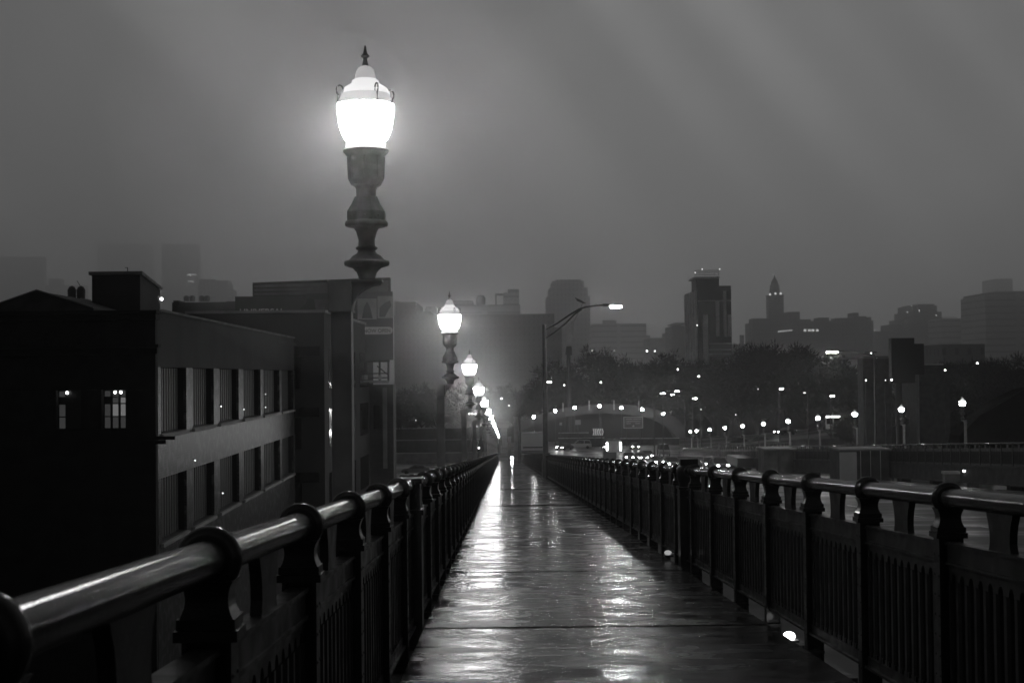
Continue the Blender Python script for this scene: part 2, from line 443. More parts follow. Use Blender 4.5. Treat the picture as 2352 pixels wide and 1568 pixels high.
def pedestal(parent, y, flat=False):
    g = MB(); z = bz(y); w_ = .15
    if flat:
        g.box(-.12, .12, y - .14, y + .14, z - .45, z + 1.10)
        g.box(-.14, .14, y - .16, y + .16, z + 1.102, z + 1.15)
        g.box(-.105, .105, y - .12, y + .12, z + 1.152, z + 1.40)
        g.box(-.125, .125, y - .14, y + .14, z + 1.402, z + 1.45)
        return g.build('pedestal', M['rail'], parent)
    g.box(-w_, w_, y - w_, y + w_, z - .45, z + 1.10)
    g.box(-w_ - .02, w_ + .02, y - w_ - .02, y + w_ + .02, z + 1.102, z + 1.135)
    L = [(.150, 1.137), (.148, 1.18), (.165, 1.23), (.178, 1.29), (.180, 1.36), (.170, 1.42), (.140, 1.465)]
    g.lathe([(r, zz) for r, zz in L] + [(.001, 1.468)], 'z', (0, y, z), 12)
    g.box(-.135, .135, y - .13, y + .13, z + 1.462, z + 1.555)
    g.lathe([(.07, -.20), (.092, -.18), (.085, -.16), (.085, .16), (.092, .18), (.07, .20)], 'y', (0, y, z + PIPE_Z), 20)
    return g.build('pedestal', M['rail'], parent)

def make_railing(label, X, s, y_first, n, peds, group, lift=0.0, detail=99):
    r = thing('bridge_railing', label, 'railing', (X, 0, lift), 0, group)
    y0 = y_first - SP / 2; y1 = y_first + SP * n
    cuts = [y0] + [v for p in peds for v in (p - .16, p + .16)] + [y1]
    for a, b in zip(cuts[::2], cuts[1::2]):
        g = MB(); k = max(2, int((b - a) / 12))
        g.tube([(0, a + (b - a) * i / k, PIPE_Z + bz(a + (b - a) * i / k)) for i in range(k + 1)], PR, 28)
        g.build('top_rail', M['pipe'], r)
    pm = post_mesh(s); rm = ring_mesh(); pa = panel_mesh(s); br = bracket_mesh(s)
    post0 = pm.mesh('post', M['rail']); ring0 = rm.mesh('collar', M['pipe']); pan0 = pa.mesh('panel', M['rail']); br0 = br.mesh('bracket', M['rail'])
    def link(name, me, par, loc):
        o = bpy.data.objects.new(name, me); C.objects.link(o); o.parent = par; o.location = loc; return o
    rest = [MB(), MB()]
    for i in range(n):
        y = y_first + SP * i
        near_ped = any(abs(y - p) < .45 for p in peds)
        if i < detail:
            if not near_ped:
                p = link('post', post0, r, (0, y, bz(y))); link('collar', ring0, p, (0, 0, 0))
            link('panel', pan0, r, (0, y, bz(y)))
            link('bracket', br0, r, (0, y, bz(y)))
        else:
            rest[0].box(-.05, .05, y - .06, y + .06, bz(y) - .3, bz(y) + 1.16)
            rest[0].lathe([(PR, -.036), (.097, -.02), (.097, .02), (PR, .036)], 'y', (0, y, bz(y) + PIPE_Z), 10)
            z = bz(y)
            rest[1].hexa([(-.03, y + .07, z + .03), (.03, y + .07, z + .03), (.03, y + SP - .07, z + .03 - SL * SP), (-.03, y + SP - .07, z + .03 - SL * SP)],
                         [(-.03, y + .07, z + 1.1), (.03, y + .07, z + 1.1), (.03, y + SP - .07, z + 1.1 - SL * SP), (-.03, y + SP - .07, z + 1.1 - SL * SP)])
    if n > detail:
        tag(rest[0].build('post', M['rail'], r), kind='stuff'); tag(rest[1].build('panel', M['rail'], r), kind='stuff')
    for p in peds: pedestal(r, p, s > 0)
    return r
XL, XR = -.92, 2.79
left_rail = make_railing('dark wet pipe railing along the left edge of the walkway', XL, 1, 2.47, 126, [13.85], 'railings of the bridge')
right_rail = make_railing('dark wet pipe railing between the walkway and the traffic lanes', XR, -1, 5.0, 124, [21.6, 90.2], 'railings of the bridge')
# kerb strips below the railings
g = MB(); g.box(-1.05, -.86, -12, 252, -.34, -.20, sh=-SL); tag(g.build('kerb', M['concrete_dark']), kind='structure')
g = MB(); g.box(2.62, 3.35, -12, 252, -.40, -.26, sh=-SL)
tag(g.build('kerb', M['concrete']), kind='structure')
for lab, px, py, Y, w_, st in (('added glow for the bright spot low under the right railing in the foreground', 1813, 1452, 14.3, .07, 10), ('added glow for the bright spot low under the right railing just before the capped post', 1534, 1264, 22.0, .04, .35)):
    p = at(px, py, Y); r = thing('added_glow', lab, 'lamp', (p.x, Y, p.z - .06), 0, 'added glow under the right railing')  # made-up fixtures, added to give the bright spots below the rail
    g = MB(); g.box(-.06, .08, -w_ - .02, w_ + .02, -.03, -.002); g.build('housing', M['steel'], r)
    g = MB(); g.ball((0, 0, 0), .07, 14, 8); g.v = [(x * .8, y * w_ / .05, z * .55 + .03) for x, y, z in g.v]; g.build('lens', emis('added glow lens', st), r)

# ------------------------------------------------------------------ ornate lamps
ZP = .001253
LAMP_Z = 2.965
def lz(z): return LAMP_Z + (1530 - z) * ZP
def make_lamp():
    r = thing('street_lamp', '', 'street lamp', (0, 0, 0), 0, 'ornate globe lamps along the walkway')
    # steel post on the outside of the railing, with the little arm that carries the lamp
    g = MB()
    px = -.185
    g.box(px - .066, px + .066, -.066, .066, -2.2, LAMP_Z - .22)
    g.box(px - .074, px - .067, -.074, .074, -2.2, LAMP_Z - .22)
    g.box(px + .067, px + .074, -.074, .074, -2.2, LAMP_Z - .22)
    g.build('post', M['lamp_post'], r)
    g = MB()
    g.box(px - .088, px + .078, -.088, .088, LAMP_Z - .218, LAMP_Z - .005)
    g.box(px - .096, px + .086, -.096, .096, LAMP_Z - .232, LAMP_Z - .219)
    # curved bracket
    a0 = px + .079; pts = [(a0, LAMP_Z - .218)]
    for i in range(9):
        t = math.pi / 2 * i / 8
        pts.append((a0 + .20 * (1 - math.cos(t)) + .004, LAMP_Z - .218 + .185 * math.sin(t)))
    pts += [(a0 + .204, LAMP_Z - .010), (a0, LAMP_Z - .010)]
    for i in range(1, len(pts) - 3):
        (xa, za), (xb, zb) = pts[i], pts[i + 1]
        g.add([(x, yy, z) for yy in (-.05, .05) for x, z in ((xa, za), (xb, zb), (xb, LAMP_Z - .010), (xa, LAMP_Z - .010))], [(0, 1, 2, 3), (7, 6, 5, 4), (0, 4, 5, 1)])
    g.box(px - .10, px + .30, -.085, .085, LAMP_Z - .009, LAMP_Z + .004)
    g.build('bracket', M['lamp_post'], r)
    P = lambda L: [(hw * ZP, lz(z)) for hw, z in L]
    g = MB()
    g.lathe(P([(50, 1532), (50, 1510), (60, 1480), (85, 1455), (115, 1446), (130, 1440), (134, 1430), (134, 1420), (130, 1414), (105, 1408), (85, 1385), (60, 1370), (50, 1352), (60, 1347), (65, 1340), (65, 1334), (50, 1325), (48, 1290), (62, 1240), (76, 1217), (110, 1213), (126, 1207), (128, 1195), (124, 1182), (118, 1177)]), seg=32)
    g.build('baluster', M['lamp'], r)
    g = MB()
    g.lathe(P([(118, 1177), (119, 1124), (112, 1112), (92, 1082), (74, 1042), (72, 1036), (61, 1034), (62, 992), (70, 976), (88, 966)]), seg=8, smooth=False, rot=math.pi / 8)
    for k in range(8):
        a = math.pi / 4 * k + math.pi / 8 + .39; rr = .118 * ZP * 1000 * .93
        g.ball((rr * math.cos(a), rr * math.sin(a), lz(1150)), .007, 6, 4)
    g.build('octagon_collar', M['lamp'], r)
    g = MB()
    g.lathe(P([(88, 966), (98, 945), (104, 938), (102, 928), (108, 800), (120, 786), (134, 770), (136, 760), (131, 752), (120, 744), (119, 708), (112, 704)]), seg=16, smooth=True)
    for k in range(8):     # faint fluting on the urn
        a = math.pi / 4 * k
        g.tube([((103 * ZP) * math.cos(a), (103 * ZP) * math.sin(a), lz(930)), ((109 * ZP) * math.cos(a), (109 * ZP) * math.sin(a), lz(800))], .006, 6)
    g.build('urn', M['lamp'], r)
    g = MB()
    g.lathe(P([(112, 704), (120, 700), (138, 670), (152, 630), (161, 580), (166, 530), (168, 492)]), seg=20)
    g.build('globe', M['globe'], r)
    g = MB()
    for k in range(10):
        a = 2 * math.pi * k / 10 + .2
        L = P([(121, 702), (140, 670), (154, 630), (163, 580), (169, 530), (171, 492)])
        g.tube([(rr * 1.01 * math.cos(a), rr * 1.01 * math.sin(a), z) for rr, z in L], .0045, 6)
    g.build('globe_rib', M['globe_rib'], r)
    g = MB()
    g.lathe(P([(168, 489), (150, 486), (142, 480), (141, 442), (148, 437), (144, 430)]), seg=32)
    for k in range(16):
        a = 2 * math.pi * k / 16
        g.ball((143 * ZP * math.cos(a), 143 * ZP * math.sin(a), lz(460)), .016, 8, 5)
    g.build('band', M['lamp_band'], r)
    g = MB()
    for k in range(4):     # scroll handles
        a = math.pi / 2 * k + .5; ca, sa = math.cos(a), math.sin(a)
        pts = []
        for i in range(13):
            t = math.pi * (1.15 - 1.5 * i / 12)
            pts.append(((162 + 22 * math.cos(t)) * ZP * ca, (162 + 22 * math.cos(t)) * ZP * sa, lz(418 - 30 * math.sin(t))))
        pts.append((178 * ZP * ca, 178 * ZP * sa, lz(492)))
        g.tube(pts, .0065, 6)
    g.build('scroll', M['lamp'], r)
    g = MB()
    g.lathe(P([(144, 430), (139, 410), (128, 392), (105, 378), (85, 366), (72, 350), (65, 338)]), seg=32)
    g.lathe([(66 * ZP, lz(352)), (80 * ZP, lz(350)), (80 * ZP, lz(347)), (66 * ZP, lz(345))], seg=32)
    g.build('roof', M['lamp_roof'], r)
    g = MB()
    g.lathe(P([(62, 338), (59, 318), (57, 300), (50, 282), (38, 268), (20, 260)]), seg=32)
    g.build('dome', M['lamp_dome'], r)
    g = MB()
    g.lathe(P([(21, 261), (17, 245), (13, 225), (12, 212), (24, 206), (26, 200), (20, 192), (13, 184), (8, 160), (5, 140), (1, 137)]), seg=16)
    g.build('finial', M['lamp'], r)
    return r
ordw = ['nearest', 'second nearest', 'third', 'fourth', 'fifth', 'sixth', 'seventh', 'eighth', 'ninth', 'tenth', 'eleventh', 'twelfth', 'thirteenth', 'fourteenth', 'fifteenth', 'sixteenth']
lamp0 = make_lamp(); lamp0['label'] = 'nearest and largest ornate globe lamp with spiked roof beside the left railing'
lamp0.location = (-1.0, 10.5, bz(10.5))
LSP = 15.4
for i in range(1, 16):
    y = 26.8 + LSP * (i - 1)
    dup(lamp0, (-1.0, y, bz(y)), 0, f'{ordw[i]} ornate globe lamp of the row receding along the left railing')
# the same lamps on the far walkway
X2 = 32.3
for i in range(11):
    y = 100 + LSP * i if i < 10 else 100 + LSP * 9.7
    if i == 10: y = 246.5
    dup(lamp0, (X2, y, bz(y) + .55), math.pi, f'{["foremost","second","third","fourth","fifth","sixth","seventh","eighth","ninth","tenth","last"][i]} globe lamp counted from the right on the far walkway', 'globe lamps of the far walkway')

# ------------------------------------------------------------------ far walkway on the other side of the road
g = MB()
g.box(30.9, 34.2, 60, 252, .28, .42, sh=-SL)
tag(g.build('far_walkway', M['walk']), kind='structure')
g = MB()
g.box(30.75, 30.88, 60, 252, -.75, .46, sh=-SL); g.box(30.60, 30.74, 60, 252, .30, .40, sh=-SL); g.box(30.60, 30.74, 60, 252, -.75, -.66, sh=-SL)
g.box(33.0, 33.3, 60, 252, -.75, .27, sh=-SL)
o = tag(g.build('bridge_girder', M['concrete_dark']), 'dark steel girder under the far walkway across the road', 'girder')
for k in range(24):
    y = 64 + k * 8; z = bz(y)
    g = MB(); g.box(31.2, 31.9, y - .35, y + .35, z - 16, z - .76)
    tag(g.build('bridge_column', M['concrete_dark']), 'dark square column below the far walkway girder', 'column', 'columns under the far walkway')
far_rail = make_railing('far railing across the road, bright top line, below the globe lamps', 30.8, -1, 80.0, 86, [], 'railings of the bridge', lift=.45)
# wall closing the far side of the road
g = MB(); g.box(29.6, 30.2, 113, 252, -5, -1.6, sh=-SL)
tag(g.build('barrier_wall', M['concrete_dark']), 'long dark concrete barrier wall at the far edge of the road', 'wall')

# ------------------------------------------------------------------ left warehouse (corner nearest the bridge at Y = 55)
WY0 = 55.0
c0 = at(357, 860, WY0); WXc = c0.x; DR = -.0187
def wall_t(px):
    k = (px - 1156) / FPX; return (WXc - WY0 * k) / (k - DR)
def wp(t, off, z): return (WXc + DR * t + off, WY0 + t, z)
r = thing('warehouse', 'old dark warehouse with two rows of barred windows left of the bridge', 'building', wp(0, 0, BASEZ))
ox, oy, oz = r.location
def wbox(g, t0, t1, o0, o1, z0, z1, mi=0):
    P = lambda t, o, z: (WXc + DR * t + o - ox, WY0 + t - oy, z - oz)
    g.hexa([P(t0, o0, z0), P(t0, o1, z0), P(t1, o1, z0), P(t1, o0, z0)], [P(t0, o0, z1), P(t0, o1, z1), P(t1, o1, z1), P(t1, o0, z1)], mi)
TEND = wall_t(676)
ztop = at(365, 714, WY0).z
w1t, w1b = at(400, 843, WY0 + 2).z, at(370, 996, WY0 + 1).z
w2t, w2b = at(370, 1098, WY0 + 1).z, at(372, 1246, WY0 + 1).z
wins = [(370, 428), (442, 491), (503, 548), (558, 598), (604, 642), (646, 673)]
ts = [(wall_t(a), wall_t(b)) for a, b in wins]
g = MB()
wbox(g, .35, TEND, -.6, 0, w1t, ztop, 0)                       # stucco band over the windows
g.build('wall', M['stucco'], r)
g = MB()
wbox(g, .35, TEND, -.6, -.004, w2t, w1b)
wbox(g, .35, TEND, -.6, -.004, BASEZ, w2b)
edges = [.35] + [v for p in ts for v in p] + [TEND]
for a, b in zip(edges[::2], edges[1::2]):
    if b - a < .02: continue
    wbox(g, a, b, -.10, .02, w1b + .004, w1t - .004); wbox(g, a, b, -.10, .02, w2b + .004, w2t - .004)
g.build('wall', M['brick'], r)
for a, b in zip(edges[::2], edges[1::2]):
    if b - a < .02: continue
    for z0, z1 in ((w1b, w1t), (w2b, w2t)): g = MB(); wbox(g, a + .004, b - .004, -.6, -.103, z0 + .004, z1 - .004); g.build('reveal_shade', M['black'], r)  # shade of the reveals put into the colour: inner piers black
# front wall toward the camera with its cornices
LWX = at(-260, 860, WY0).x - WXc
fw = [(128, 190, 900, 985), (235, 287, 896, 975)]
g = MB()
def fx(px): return at(px, 860, WY0).x - WXc
def fz(py, px=150): return at(px, py, WY0).z
fa0, fa1, fb0, fb1 = fx(128), fx(186), fx(233), fx(288)
zt_, zb_ = fz(896), fz(986)
def fbox(g, x0, x1, z0, z1, y0=0., y1=.34): g.box(x0, x1, y0, y1, z0 - oz, z1 - oz)
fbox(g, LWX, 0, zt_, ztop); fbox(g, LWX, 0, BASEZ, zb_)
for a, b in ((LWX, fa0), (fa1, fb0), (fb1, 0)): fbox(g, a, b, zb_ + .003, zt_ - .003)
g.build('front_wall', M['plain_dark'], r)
g = MB()
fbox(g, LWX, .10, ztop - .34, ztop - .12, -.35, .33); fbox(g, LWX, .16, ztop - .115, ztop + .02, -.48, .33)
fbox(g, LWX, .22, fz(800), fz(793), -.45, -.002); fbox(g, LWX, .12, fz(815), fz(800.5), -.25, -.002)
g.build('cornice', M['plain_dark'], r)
g = MB()
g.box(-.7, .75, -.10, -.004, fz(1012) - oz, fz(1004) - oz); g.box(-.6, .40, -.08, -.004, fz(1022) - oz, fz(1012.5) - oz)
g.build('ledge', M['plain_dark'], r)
g = MB()
for (a, b) in ((w2t, w1b),): pass
wbox(g, .30, TEND, -.02, .10, ztop + .002, ztop + .10)
g.build('coping', M['concrete'], r)
g = MB(); g.box(LWX, -.61, .5, TEND, ztop - .5 - oz, ztop - .3 - oz); g.build('roof', M['concrete_dark'], r)
# barred windows of the long side
def barred_window(t0, t1, z0, z1):
    g = MB(); wbox(g, t0 + .003, t1 - .003, -.56, -.50, z0, z1)
    wnd = g.build('window', M['glass'], r)
    g = MB(); n = 10; L = t1 - t0
    for k in range(n): wbox(g, t0 + .15 + L * .97 * k / n, t0 + .15 + L * .97 * k / n + L * .045, -.47, -.30, z0 + .02, z1 - .02)
    g.build('bars', M['bars'], wnd)
    g = MB()
    for k in range(1, 4): wbox(g, t0 + .01, t1 - .01, -.415, -.36, z0 + (z1 - z0) * k / 4 - .03, z0 + (z1 - z0) * k / 4 + .03)
    g.build('frame', M['black'], wnd)
    g = MB(); wbox(g, t0 - .1, t1 + .1, .003, .14, z0 - .16, z0 - .02)
    g.build('sill', M['pale'], wnd)
for t0, t1 in ts: barred_window(t0, t1, w1b, w1t)
for t0, t1 in ts: barred_window(t0, t1, w2b, w2t)
# front windows with a lit room behind
def front_window(x0, x1, lit):
    g = MB(); fbox(g, x0, x1, zb_, zt_, .30, .333)
    wnd = g.build('window', M['black'], r)
    n = 3; cw = (x1 - x0) / n; H = zt_ - zb_
    for i in range(n):
        for j, (q0, q1) in enumerate(((.02, .30), (.33, .63), (.66, .80), (.83, .97))):
            s_ = lit[j][i]
            if s_ is None: continue
            g = MB(); g.box(x0 + cw * i + .05, x0 + cw * (i + 1) - .05, .285, .298, zb_ + H * q0 - oz, zb_ + H * q1 - oz)
            g.build('pane', s_, wnd)
    return wnd
D_, L_ = M['lit_dim'], M['lit_room']
wa = front_window(fa0, fa1, [[D_, None, None], [D_, None, None], [None, None, None], [D_, None, None]])
wb = front_window(fb0, fb1, [[D_, D_, D_], [D_, L_, L_], [None, D_, L_], [D_, D_, D_]])
for wnd, xs in ((wa, (fa0 + .36,)), (wb, (fb0 + .46, fb0 + .68))):
    for x in xs:
        g = MB(); g.ball((x, .24, zt_ - .10 - oz), .055, 8, 5); g.build('lamp', M['tube'], wnd)
# lit bulbs on the long side, between the barred windows
for px, py in ((503, 933), (556, 940), (606, 935), (606, 905), (443, 1057), (507, 1132)):
    t = wall_t(px); p = at(px, py, WY0 + t)
    g = MB(); g.ball((p.x + .1 - ox, p.y - oy, p.z - oz), .035, 8, 5); g.box(p.x - .15 - ox, p.x + .06 - ox, p.y - .02 - oy, p.y + .02 - oy, p.z + .05 - oz, p.z + .08 - oz, 1)
    g.build('wall_lamp', [emis('wall bulb', 2.0), M['black']], r)

def px_building(name, label, cat, Y, depth, boxes, m, group=None, part='wall', base=BASEZ):
    """boxes: (x0, x1, ytop[, ybottom]) on the picture at depth Y; first one is the main body. All share one wall mesh"""
    pc = at((boxes[0][0] + boxes[0][1]) / 2, 860, Y)
    r = thing(name, label, cat, (pc.x, Y, base), 0, group)
    g = MB()
    for k, bx in enumerate(boxes):
        x0, x1, yt = bx[:3]
        a, b = at(x0, yt, Y), at(x1, yt, Y); zt = (a.z + b.z) / 2
        zb = at(x0, bx[3], Y).z if len(bx) > 3 and bx[3] else base
        off = bx[4] if len(bx) > 4 else 0.0; dp = bx[5] if len(bx) > 5 else depth
        g.box(a.x - pc.x, b.x - pc.x, off, off + dp, zb - base, zt - base)
    g.build(part, m, r)
    return r, pc
def add_px(r, pc, name, Y, boxes, m, base=BASEZ, proud=.3, thick=None):
    for x0, x1, y0, y1 in boxes:
        a, b = at(x0, y0, Y), at(x1, y1, Y)
        g = MB(); g.box(a.x - pc.x, b.x - pc.x, -proud, (thick or 0) - .002, b.z - base, a.z - base); g.build(name, m, r)
def lights_px(r, pc, name, Y, pts, m, rad, base=BASEZ, proud=.4):
    for x, y in pts:
        p = at(x, y, Y); g = MB(); g.ball((p.x - pc.x, -proud, p.z - base), rad, 8, 5); g.build(name, m, r)

# rooftop penthouse on the warehouse
Yp = 66.0
a, b, c = at(211, 636, Yp), at(322, 636, Yp), at(368, 650, 78)
zb = ztop - .3; r = thing('rooftop_penthouse', 'plain brick box house standing on the warehouse roof', 'rooftop house', (a.x, Yp, zb))
zt = at(211, 632, Yp).z
g = MB(); g.hexa([(0, 0, 0), (b.x - a.x, 0, 0), (c.x - a.x, 12, 0), (0, 12, 0)], [(0, 0, zt - zb), (b.x - a.x, 0, zt - zb), (c.x - a.x, 12, zt - zb), (0, 12, zt - zb)])
g.build('wall', M['stucco'], r)
g = MB(); h = zt - zb; g.hexa([(-.12, -.12, h + .003), (b.x - a.x + .12, -.12, h + .003), (c.x - a.x + .12, 12.1, h + .003), (-.12, 12.1, h + .003)], [(-.12, -.12, h + .16), (b.x - a.x + .12, -.12, h + .16), (c.x - a.x + .12, 12.1, h + .16), (-.12, 12.1, h + .16)])
g.build('coping', M['concrete'], r)
g = MB(); x = at(280, 640, Yp).x - a.x; g.tube([(x, 1, h), (x, 1, h + .42)], .02, 6); g.tube([(x - .12, 1, h + .41), (x + .02, 1, h + .41)], .015, 6); g.build('vent_pipe', M['black'], r)
g = MB(); p = at(369, 722 - 35, 78); g.ball((p.x - a.x + .1, 11.8, p.z - zb), .08, 8, 5); g.build('wall_lamp', M['tiny'], r)
g = MB(); g.box(c.x - a.x - .25, c.x - a.x + .28, 10.6, 11.5, 0.0, 1.2); g.build('meter_box', M['black'], r)
# low gabled roof to the left
r = thing('skylight_roof', 'low dark gabled roof rising behind the left end of the warehouse parapet', 'roof', (at(85, 860, 60).x, 60, ztop - .4))
g = MB(); p0, p1, p2 = at(-40, 712, 60), at(85, 668, 60), at(215, 708, 60); X = r.location.x; Z = r.location.z
g.prism([(p0.x - X, 0), (p0.x - X, p0.z - Z), (p1.x - X, p1.z - Z), (p2.x - X, p2.z - Z), (p2.x - X, 0)], 'y', 0, 14)
g.build('roof', M['concrete_dark'], r)
g = MB(); g.tube([(p0.x - X, -.05, p0.z - Z + .03), (p1.x - X, -.05, p1.z - Z + .03), (p2.x - X, -.05, p2.z - Z + .03)], .04, 6); g.build('flashing', M['concrete'], r)

# ------------------------------------------------------------------ pale concrete building behind, with L-shaped window recesses
Yc = 98.0
zc = at(600, 719, Yc).z
xa, xb = at(430, 860, Yc).x, at(745, 860, Yc).x
r = thing('concrete_building', 'flat grey concrete building behind the warehouse with dark window bands', 'building', (xb, Yc, BASEZ))
g = MB(); g.hexa([(xa - xb, 0, 0), (0, 0, 0), (.62, 30, 0), (xa - xb, 30, 0)], [(xa - xb, 0, zc - BASEZ), (0, 0, zc - BASEZ), (.62, 30, zc - BASEZ), (xa - xb, 30, zc - BASEZ)])
g.build('wall', mat('panel concrete', .05, .8, noise=(.4, .85, 1.1), bump=(6, .2)), r)
g = MB(); h = zc - BASEZ
g.hexa([(xa - xb - .1, -.1, h + .003), (.1, -.1, h + .003), (.72, 30, h + .003), (xa - xb - .1, 30, h + .003)], [(xa - xb - .1, -.1, h + .18), (.1, -.1, h + .18), (.72, 30, h + .18), (xa - xb - .1, 30, h + .18)])
g.build('coping', M['pale'], r)
pc = Vector((xb, Yc, 0))
add_px(r, pc, 'window', Yc, [(678, 733, 796, 817), (678, 692, 819, 893), (678, 733, 935, 957), (678, 693, 959, 1030), (678, 733, 1085, 1107), (678, 694, 1109, 1180)], M['glass'], proud=.02)
for (y0, y1) in ((800, 895), (940, 1030), (1090, 1180)):
    a, b = at(745, y0, Yc), at(745, y1, Yc)
    for k in range(3):
        t0 = 2.0 + k * 9; g = MB(); xx = .62 * t0 / 30
        g.hexa([(xx + .0, t0, b.z - BASEZ), (xx + .03, t0, b.z - BASEZ), (xx + .03 + .105, t0 + 6, b.z - BASEZ), (xx + .105, t0 + 6, b.z - BASEZ)], [(xx, t0, a.z - BASEZ), (xx + .03, t0, a.z - BASEZ), (xx + .03 + .105, t0 + 6, a.z - BASEZ), (xx + .105, t0 + 6, a.z - BASEZ)])
        g.build('window', M['glass'], r)

# ------------------------------------------------------------------ dark block with the billboards
Yb = 122.0
r, pc = px_building('dark_building', 'tall dark brick building under the billboards with one pale drainpipe strip', 'building', Yb + 3, 3, [(700, 903, 884)], brickmat('dark block brick', .035, .05, .03, .5, .25, .02, patch=None, axis='xz', bump=.2))
add_px(r, pc, 'pilaster', Yb + 3, [(879, 890, 890, 1075)], M['concrete'], proud=.25)
add_px(r, pc, 'coping', Yb + 3, [(820, 893, 874, 879)], M['pale'], proud=.5, thick=.4)
add_px(r, pc, 'window', Yb + 3, [(832, 850, 930, 985), (832, 850, 1010, 1060), (858, 872, 930, 985)], M['glass'], proud=.02)
r = thing('billboard', 'large dark billboard wall with poster panels and NOW OPEN lettering', 'billboard', (at(740, 860, Yb).x, Yb, at(740, 875, Yb).z))
bx, by, bzz = r.location
def bb(name, x0, x1, y0, y1, m, yoff=0.0, th=.25, tilt=0.0):
    a, b = at(x0, y0, Yb + yoff), at(x1, y1, Yb + yoff); g = MB()
    g.hexa([(a.x - bx, yoff, b.z - bzz), (b.x - bx, yoff, b.z - bzz), (b.x - bx, yoff + th, b.z - bzz), (a.x - bx, yoff + th, b.z - bzz)],
           [(a.x - bx, yoff, a.z - bzz), (b.x - bx, yoff, a.z - bzz + tilt), (b.x - bx, yoff + th, a.z - bzz + tilt), (a.x - bx, yoff + th, a.z - bzz)])
    return g.build(name, m, r)
bmat = mat('billboard back', .02, .7, noise=(.6, .6, 1.5)); pmat = mat('dark poster vinyl', .06, .5, noise=(.3, .7, 1.3)); fmat = mat('poster grey', .4, .5, noise=(.5, .7, 1.2)); smat = mat('poster silhouette', .022, .5)
bb('back_panel', 580, 896, 649, 716, bmat, .6, 1.2, tilt=.33)
for py in (655, 664, 673): bb('rib', 584, 892, py, py + 1.6, M['concrete'], .5, .09, tilt=.3)
for px in (640, 700, 748, 800, 850): bb('rib', px, px + 1.2, 652, 712, M['concrete_dark'], .44, .05)
bb('poster', 540, 700, 681, 722, pmat, .0)
bb('poster', 702, 903, 674, 826, pmat, .0, tilt=.1)
bb('picture', 700, 758, 688, 735, mat('poster mid grey', .12, .5, noise=(.8, .5, 1.5)), -.06, .05)
bb('picture', 821, 865, 686, 733, fmat, -.06, .05); bb('picture', 867, 902, 680, 730, fmat, -.06, .05)
# plain abstract shapes stand in for the printed pictures
g = MB()
def P2(px, py, off): p = at(px, py, Yb + off); return (p.x - bx, p.z - bzz)
g.prism([P2(831, 731, -.1), P2(836, 705, -.1), P2(843, 692, -.1), P2(850, 705, -.1), P2(856, 731, -.1)], 'y', -.09, -.065)
g.build('silhouette', smat, r); g = MB()
g.prism([P2(871, 728, -.1), P2(872, 706, -.1), P2(884, 695, -.1), P2(896, 690, -.1), P2(899, 702, -.1), P2(892, 712, -.1), P2(884, 728, -.1)], 'y', -.09, -.065)
g.build('silhouette', smat, r); g = MB()
g.prism([P2(693, 722, -.1), P2(690, 708, -.1), P2(702, 698, -.1), P2(706, 686, -.1), P2(722, 688, -.1), P2(724, 702, -.1), P2(730, 722, -.1)], 'y', -.14, -.10)
g.build('silhouette', smat, r)
# pill and letters
a, b = at(830, 751, Yb), at(902, 767, Yb)
g = MB(); rr = (a.z - b.z) / 2; pts = []
for i in range(9): t = math.pi / 2 + math.pi * i / 8; pts.append((a.x - bx + rr + rr * math.cos(t), (a.z + b.z) / 2 - bzz + rr * math.sin(t)))
for i in range(9): t = -math.pi / 2 + math.pi * i / 8; pts.append((b.x - bx - rr + rr * math.cos(t), (a.z + b.z) / 2 - bzz + rr * math.sin(t)))
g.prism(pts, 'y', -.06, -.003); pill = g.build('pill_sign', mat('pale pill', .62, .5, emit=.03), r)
text_mesh('lettering', 'NOW OPEN', .46, M['black'], r, ((a.x + b.x) / 2 - bx, -.07, b.z - bzz + .14), (R(90), 0, 0), .005, 'CENTER', .008, .92)
p = at(806, 767, Yb); text_mesh('lettering', 'KLIN', .34, M['letter'], r, (p.x - bx, -.02, p.z - bzz), (R(90), 0, 0), .01, bold=.008)
p = at(806, 777, Yb); text_mesh('lettering', 'UTE', .34, M['letter'], r, (p.x - bx + .04, -.02, p.z - bzz), (R(90), 0, 0), .01, bold=.008)
p = at(550, 723, Yb); text_mesh('lettering', 'UNIVERSAL', .72, M['letter'], r, (p.x - bx, -.02, p.z - bzz), (R(90), 0, 0), .01, bold=.01, sx=1.06)
# support truss and catwalk
g = MB()
def BP(px, py, off=0.0): q = at(px, py, Yb + off); return (q.x - bx, off, q.z - bzz)
for x in (830, 843, 872, 892): g.tube([BP(x, 826), BP(x, 876)], .10, 6)
g.tube([BP(826, 840), BP(862, 826)], .05, 5); g.tube([BP(866, 840), BP(893, 862)], .05, 5); g.tube([BP(826, 829), BP(895, 828)], .13, 6)
g.tube([BP(826, 858), BP(893, 857)], .05, 5); g.tube([BP(826, 868), BP(893, 867)], .05, 5)
g.build('support_frame', M['steel'], r)
g = MB(); a, b = at(818, 874, Yb), at(893, 876, Yb); g.box(a.x - bx, b.x - bx, -1.6, .2, b.z - bzz, a.z - bzz); g.build('catwalk', M['pale'], r)
for x in (837, 869): bb('floodlight', x, x + 6, 861, 872, M['pale'], -.9, .5)

